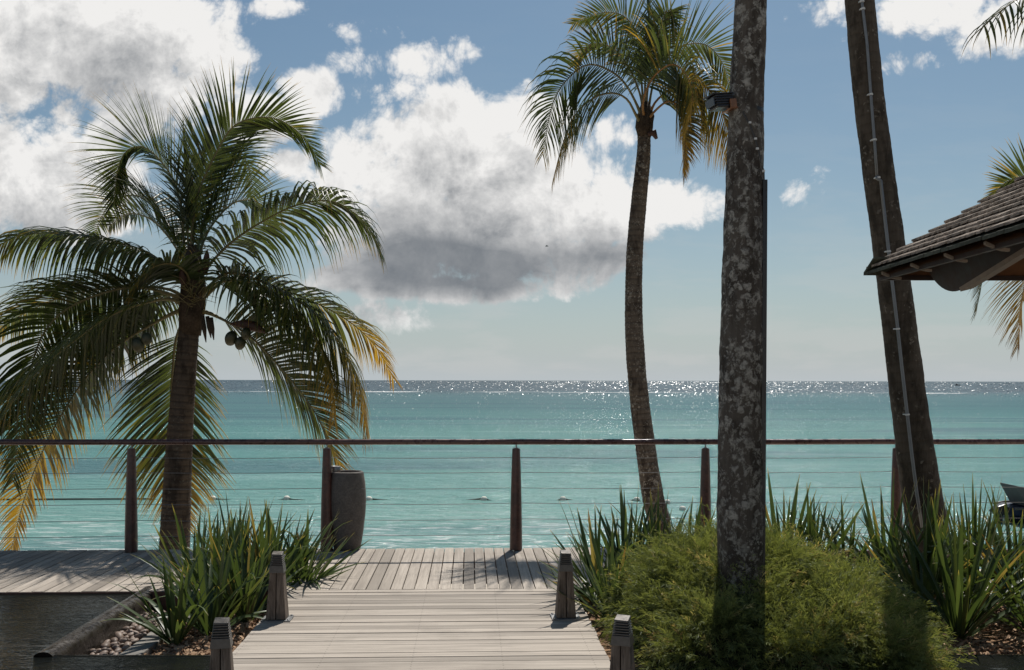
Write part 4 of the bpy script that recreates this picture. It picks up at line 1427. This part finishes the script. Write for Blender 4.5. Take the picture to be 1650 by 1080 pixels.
pts = [(ctr.x + .107 * math.cos(t), YB + .107 * math.sin(t), ctr.z - .01) for t in np.linspace(0, 2 * math.pi, 33)]
for p, q in zip(pts[:-1], pts[1:]):
    g.add([(p[0], p[1], p[2] - .012), (q[0], q[1], q[2] - .012), (q[0], q[1], q[2] + .012), (p[0], p[1], p[2] + .012)], [(0, 1, 2, 3)])
local(g.build('strap_band', M_black, fl), fl)

# ------------------------------------------------------------------ hut roof at right
M_shing = None


def shingle_mat():
    m, t, p = material('weathered_shingle', .85, .2)
    o = ocoord(t); ti = attr(t, 'tint')
    q = o * (3, 3, 3) + vec(t, ti * 31.0, ti * 17.0, ti * 7.0)
    n = nz(t, q * (9, 2, 9), 2.0, 5, .65)
    c = mixc(t, (n * .6 + ti * .5 - .05).clamp(), (.13, .105, .085), (.44, .36, .29))
    c = mixc(t, nz(t, o, 7, 4, .6).ramp(.5, .7) * .5, c, (.09, .08, .07))
    setc(t, p, c); bump(t, p, n, .5, .006)
    return m


M_shing = shingle_mat()
M_soff = simple('dark_red_timber', (.030, .016, .012), .6, .3, var=.35, scale=14, bstr=.15)
M_raft = simple('orange_brown_timber', (.15, .068, .032), .6, .3, var=.3, scale=14, bstr=.12)
M_lath = simple('pale_timber', (.22, .175, .14), .7, .3, var=.25, scale=14, bstr=.12)
M_edge = simple('mossy_shingle_edge', (.075, .078, .060), .9, .15, var=.5, scale=40, bstr=.5)

HC = at(1396, 440, 6.0)                        # the far left corner of the eaves
hut = thing('shingled_hut', 'corner of a hut roof with grey weathered wood shingles at right edge', 'hut', (HC.x + 1.9, HC.y - 1.9, -.1))
RUN = 1.9


def rise(u):
    """height over the eaves u metres in from them"""
    return .69 * u


NC = 29
rg = random.Random(9)
roof = MB(); edge = MB()
for face in range(4):
    # each face in its own frame: s along the eaves, u inwards
    for k in range(NC):
        u0, u1 = RUN * k / NC, RUN * (k + 1) / NC + .05
        z0, z1 = rise(u0) + .036 + rg.uniform(-.003, .004), rise(u1) + .006
        smin, smax = u0, 2 * RUN - u0
        s = smin - (.0 if k else .02)
        while s < smax:
            w = rg.uniform(.026, .052)
            e = min(s + w, smax)
            a = rg.random()
            j = rg.uniform(-.007, .007)
            s0, s1 = s + .002, e - .002
            m = lambda S, U: min(max(S, U), 2 * RUN - U)
            P = [(m(s0, u0), u0 + j, z0 - .012), (m(s1, u0), u0 + j, z0 - .012), (m(s1, u1), u1, z1 - .008), (m(s0, u1), u1, z1 - .008),
                 (m(s0, u0), u0 + j, z0), (m(s1, u0), u0 + j, z0), (m(s1, u1), u1, z1), (m(s0, u1), u1, z1)]
            def place(S, U, Z):
                if face == 0: q = (U, -S, Z)                       # left face, runs toward the viewer
                elif face == 1: q = (S, -U, Z)                     # far face
                elif face == 2: q = (2 * RUN - U, -S, Z)
                else: q = (S, -2 * RUN + U, Z)
                return HC + Vector(q)
            vs = [place(*q) for q in P]
            f = [(3, 2, 1, 0), (4, 5, 6, 7), (0, 1, 5, 4), (1, 2, 6, 5), (2, 3, 7, 6), (3, 0, 4, 7)]
            (roof if k or True else edge).add(vs, f, a)
            s = e
rf = local(roof.build('shingle_roof', M_shing, hut), hut)
g = MB()                                        # doubled eaves course
for face in range(4):
    s = -.015
    while s < 2 * RUN:
        w = rg.uniform(.05, .09); e = min(s + w, 2 * RUN + .015)
        for S0, S1, U0, U1, Z0, Z1 in ((s + .001, e - .001, -.012 + rg.uniform(-.004, .004), .16, -.014, .004),):
            def place(S, U, Z):
                if face == 0: q = (U, -S, Z)
                elif face == 1: q = (S, -U, Z)
                elif face == 2: q = (2 * RUN - U, -S, Z)
                else: q = (S, -2 * RUN + U, Z)
                return HC + Vector(q)
            dz = .5 * .16
            P = [(S0, U0, Z0), (S1, U0, Z0), (S1, U1, Z0 + dz), (S0, U1, Z0 + dz), (S0, U0, Z1), (S1, U0, Z1), (S1, U1, Z1 + dz - .006), (S0, U1, Z1 + dz - .006)]
            g.add([place(*q) for q in P], [(3, 2, 1, 0), (4, 5, 6, 7), (0, 1, 5, 4), (1, 2, 6, 5), (2, 3, 7, 6), (3, 0, 4, 7)], rg.random())
        s = e
local(g.build('eaves_course', M_edge, hut), hut)
# boarding under the shingles
g = MB()
apex = HC + Vector((RUN, -RUN, rise(RUN) - .06))
cs = [HC + Vector(v) for v in ((.05, -.05, -.03), (2 * RUN - .05, -.05, -.03), (2 * RUN - .05, -2 * RUN + .05, -.03), (.05, -2 * RUN + .05, -.03))]
g.add(cs + [apex], [(0, 1, 4), (1, 2, 4), (2, 3, 4), (3, 0, 4)])
local(g.build('roof_boarding', M_raft, hut), hut)
# hip cap over the far left corner
g = MB()
pv = None
for k in range(13):
    u = RUN * k / 12
    c = HC + Vector((u, -u, rise(u) + .03))
    if pv is not None:
        d = c - pv
        g.add([pv + Vector((-.03, -.03, -.012)), pv + Vector((.03, .03, -.012)), c + Vector((.03, .03, -.006)), c + Vector((-.03, -.03, -.006)), pv + Vector((0, 0, .008)), c + Vector((0, 0, .004))],
              [(0, 4, 5, 3), (4, 1, 2, 5), (0, 1, 4), (3, 5, 2), (0, 3, 2, 1)], rg.random())
    pv = c
# fascia board, rafter tails, curved brackets and the big rounded beam
g = MB()
g.box((HC.x + .06, HC.y - 2 * RUN + .05, HC.z - .05), (HC.x + .085, HC.y - .05, HC.z - .022)); g.box((HC.x + .09, HC.y - .075, HC.z - .05), (HC.x + 2 * RUN - .05, HC.y - .05, HC.z - .022))
local(g.build('fascia_board', M_soff, hut), hut)
for k in range(7):
    yy_ = HC.y - .20 - .42 * k
    g = MB()
    n = 9
    out = [(HC.x + .02 + .11 * (i / n), HC.z - .028 - .032 * math.sin(math.pi * .5 * (i / n)) ** 1.0) for i in range(n + 1)]
    out += [(x, z + .014) for x, z in out[::-1]]
    g.prism(out, yy_ - .011, yy_ + .011)
    local(g.build('rafter_tail', M_lath, hut), hut)
for k in range(2):
    yy_ = HC.y - 1.9 - 1.1 * k
    g = MB()
    g.prism([(HC.x + .10, HC.z - .055), (HC.x + .10, HC.z - .095), (HC.x + 1.2, HC.z + .46), (HC.x + 1.2, HC.z + .52)], yy_ - .025, yy_ + .025)
    local(g.build('rafter', M_raft, hut), hut)
# beam: a deep plank with a rounded end, climbing toward the viewer under the hip
B0 = at(1560, 447, 5.45); 
g = MB()
ax = (at(1660, 395, 4.75) - at(1552, 462, 5.5)); ax.normalize()
side = Vector((.55, .8, 0)); side = (side - ax * side.dot(ax)).normalized(); upv = side.cross(ax).normalized()
if upv.z < 0: upv = -upv
org = at(1550, 466, 5.5)
oh = .24
outl = [(1.25, 0), (0, 0)]
for i in range(1, 13):
    t = math.pi / 2 * i / 12
    outl.append((-.32 * math.sin(t), oh - oh * math.cos(t)))
outl += [(-.30, oh + .03), (1.25, .045)]
vs = [org + ax * a + upv * b - side * .0 for a, b in outl] + [org + ax * a + upv * b + side * .075 for a, b in outl]
n = len(outl)
g.add(vs, [tuple(range(n)), tuple(range(2 * n - 1, n - 1, -1))] + [(i, i + n, (i + 1) % n + n, (i + 1) % n) for i in range(n)])
local(g.build('rounded_beam', M_soff, hut, bevel=.003), hut)
g = MB()                                        # lighter lath along the beam's lower edge
vs = [org + ax * a + upv * b + side * c for a, b, c in ((.0, -.012, -.012), (1.25, -.012, -.012), (1.25, .012, -.012), (.0, .012, -.012), (.0, -.012, .06), (1.25, -.012, .06), (1.25, .012, .06), (.0, .012, .06))]
g.add(vs, [(0, 1, 2, 3), (7, 6, 5, 4), (0, 4, 5, 1), (1, 5, 6, 2), (2, 6, 7, 3), (3, 7, 4, 0)])
local(g.build('beam_lath', M_lath, hut), hut)
# wall plate and posts, out of the picture to the right
g = MB(); g.box((HC.x + .75, HC.y - 2 * RUN + .75, HC.z - .02), (HC.x + .83, HC.y - .75, HC.z + .11)); g.box((HC.x + .84, HC.y - .84, HC.z - .02), (HC.x + 2 * RUN - .75, HC.y - .76, HC.z + .11))
local(g.build('wall_plate', M_raft, hut), hut)
for x, y in ((1.15, .9), (2 * RUN - .8, .9), (1.15, 2 * RUN - .8), (2 * RUN - .8, 2 * RUN - .8)):
    g = MB(); g.tube([(HC.x + x, HC.y - y, -.28), (HC.x + x, HC.y - y, HC.z + .1)], [.07, .06], 14); local(g.build('post', M_soff, hut, smooth=True), hut)

# ------------------------------------------------------------------ boats and a bird
YBt = 26.0
wb = onz(1640, 842, SEAZ)
boat = thing('motorboat', 'dark blue motorboat with grey seat back and black outboard, cropped at the right edge', 'boat', (wb.x, wb.y, SEAZ))
kx = wb.y / FPX                                 # metres per photo pixel at the boat
M_navy = simple('navy_hull', (.010, .014, .035), .45, .5, var=.2, bstr=0)
M_grey = simple('grey_canvas', (.10, .10, .095), .8, .2, var=.2, scale=12, bstr=.2)
M_tan = simple('tan_vinyl', (.07, .055, .045), .5, .4, var=.2, bstr=.05)
g = MB()                                        # hull lofted bow to stern along +x
secs = [(-.35, .55, .42, .18), (0, .72, .45, .05), (1.2, .85, .5, -.05), (2.6, .75, .58, -.02), (3.6, .35, .68, .18), (4.1, .02, .74, .5)]
vs, fs = [], []
for x, hw, top, bot in secs:
    vs += [(x, -hw, top), (x, -hw * .82, top * .45 + bot * .4), (x, 0, bot - .12), (x, hw * .82, top * .45 + bot * .4), (x, hw, top)]
for i in range(len(secs) - 1):
    for k in range(4): fs.append((i * 5 + k, (i + 1) * 5 + k, (i + 1) * 5 + k + 1, i * 5 + k + 1))
    fs.append((i * 5 + 4, (i + 1) * 5 + 4, (i + 1) * 5, i * 5))
fs.append((0, 1, 2, 3, 4))
g.add(vs, fs); g.build('hull', M_navy, boat)
g = MB(); g.tube([(-.36, -.56, .43), (0, -.73, .46), (1.2, -.86, .51), (2.6, -.76, .59), (3.6, -.36, .69), (4.1, 0, .75), (3.6, .36, .69), (2.6, .76, .59), (1.2, .86, .51), (0, .73, .46), (-.36, .56, .43)], .035, 8); g.build('rub_rail', M_tan, boat, smooth=True)
g = MB(); g.prism([(-.28, 1.02), (.55, .84), (.62, .50), (.02, .46)], -.45, .45); g.build('seat_back', M_grey, boat, bevel=.03)
g = MB(); g.box((.10, -.5, .36), (.8, .5, .50)); g.build('seat', M_tan, boat, bevel=.04)
g = MB(); g.prism([(-.72, .30), (-.58, .44), (-.34, .52), (-.32, .22), (-.60, .20)], -.15, .15); m_ = g.build('outboard_motor', M_black, boat, bevel=.03)
g = MB(); g.prism([(-.56, .21), (-.42, .21), (-.44, -.3), (-.56, -.3)], -.05, .05); g.build('motor_leg', M_black, m_)

w2 = onz(1543, 615.6, SEAZ); 
Yd = 900.0
w2 = at(1543, 613, Yd); w2.z = SEAZ
sb = thing('fishing_boat', 'tiny dark boat far out on the horizon at right', 'boat', w2)
g = MB()
vs, fs = [], []
for x, hw, top in ((-4.2, .9, 1.5), (-1, 1.3, 1.3), (2.5, 1.0, 1.6), (4.6, .05, 2.2)):
    vs += [(x, -hw, top), (x, 0, -.4), (x, hw, top)]
for i in range(3): fs += [(i * 3, i * 3 + 3, i * 3 + 4, i * 3 + 1), (i * 3 + 1, i * 3 + 4, i * 3 + 5, i * 3 + 2), (i * 3 + 2, i * 3 + 5, i * 3 + 3, i * 3)]
fs.append((0, 1, 2)); g.add(vs, fs); g.build('hull', M_black, sb); sb.scale = (.5, .5, .5)
g = MB(); g.box((-2.6, -.8, 1.3), (-.2, .8, 2.9)); g.build('cabin', M_black, sb, bevel=.1)

bp = at(881, 397, 60.0)
bird = thing('seabird', 'tiny dark bird flying in front of the big cloud', 'bird', bp)
g = MB()
g.tube([(-.17, 0, 0), (-.10, 0, .01), (.02, 0, .015), (.13, 0, .02), (.19, 0, .02)], [.008, .035, .05, .03, .004], 10)
g.build('body', M_black, bird, smooth=True); bird.scale = (.6, .6, .6)
for s in (-1, 1):
    g = MB()
    T = .006
    pl = [(.05, .04, .02), (.07, .22, .09), (.02, .44, .05), (-.05, .24, .085), (-.06, .04, .02)]
    vs = [(x, y * s, z + T) for x, y, z in pl] + [(x, y * s, z - T) for x, y, z in pl]
    n = 5
    g.add(vs, [tuple(range(n)), tuple(range(2 * n - 1, n - 1, -1))] + [(i, i + n, (i + 1) % n + n, (i + 1) % n) for i in range(n)])
    g.build('wing', M_black, bird)
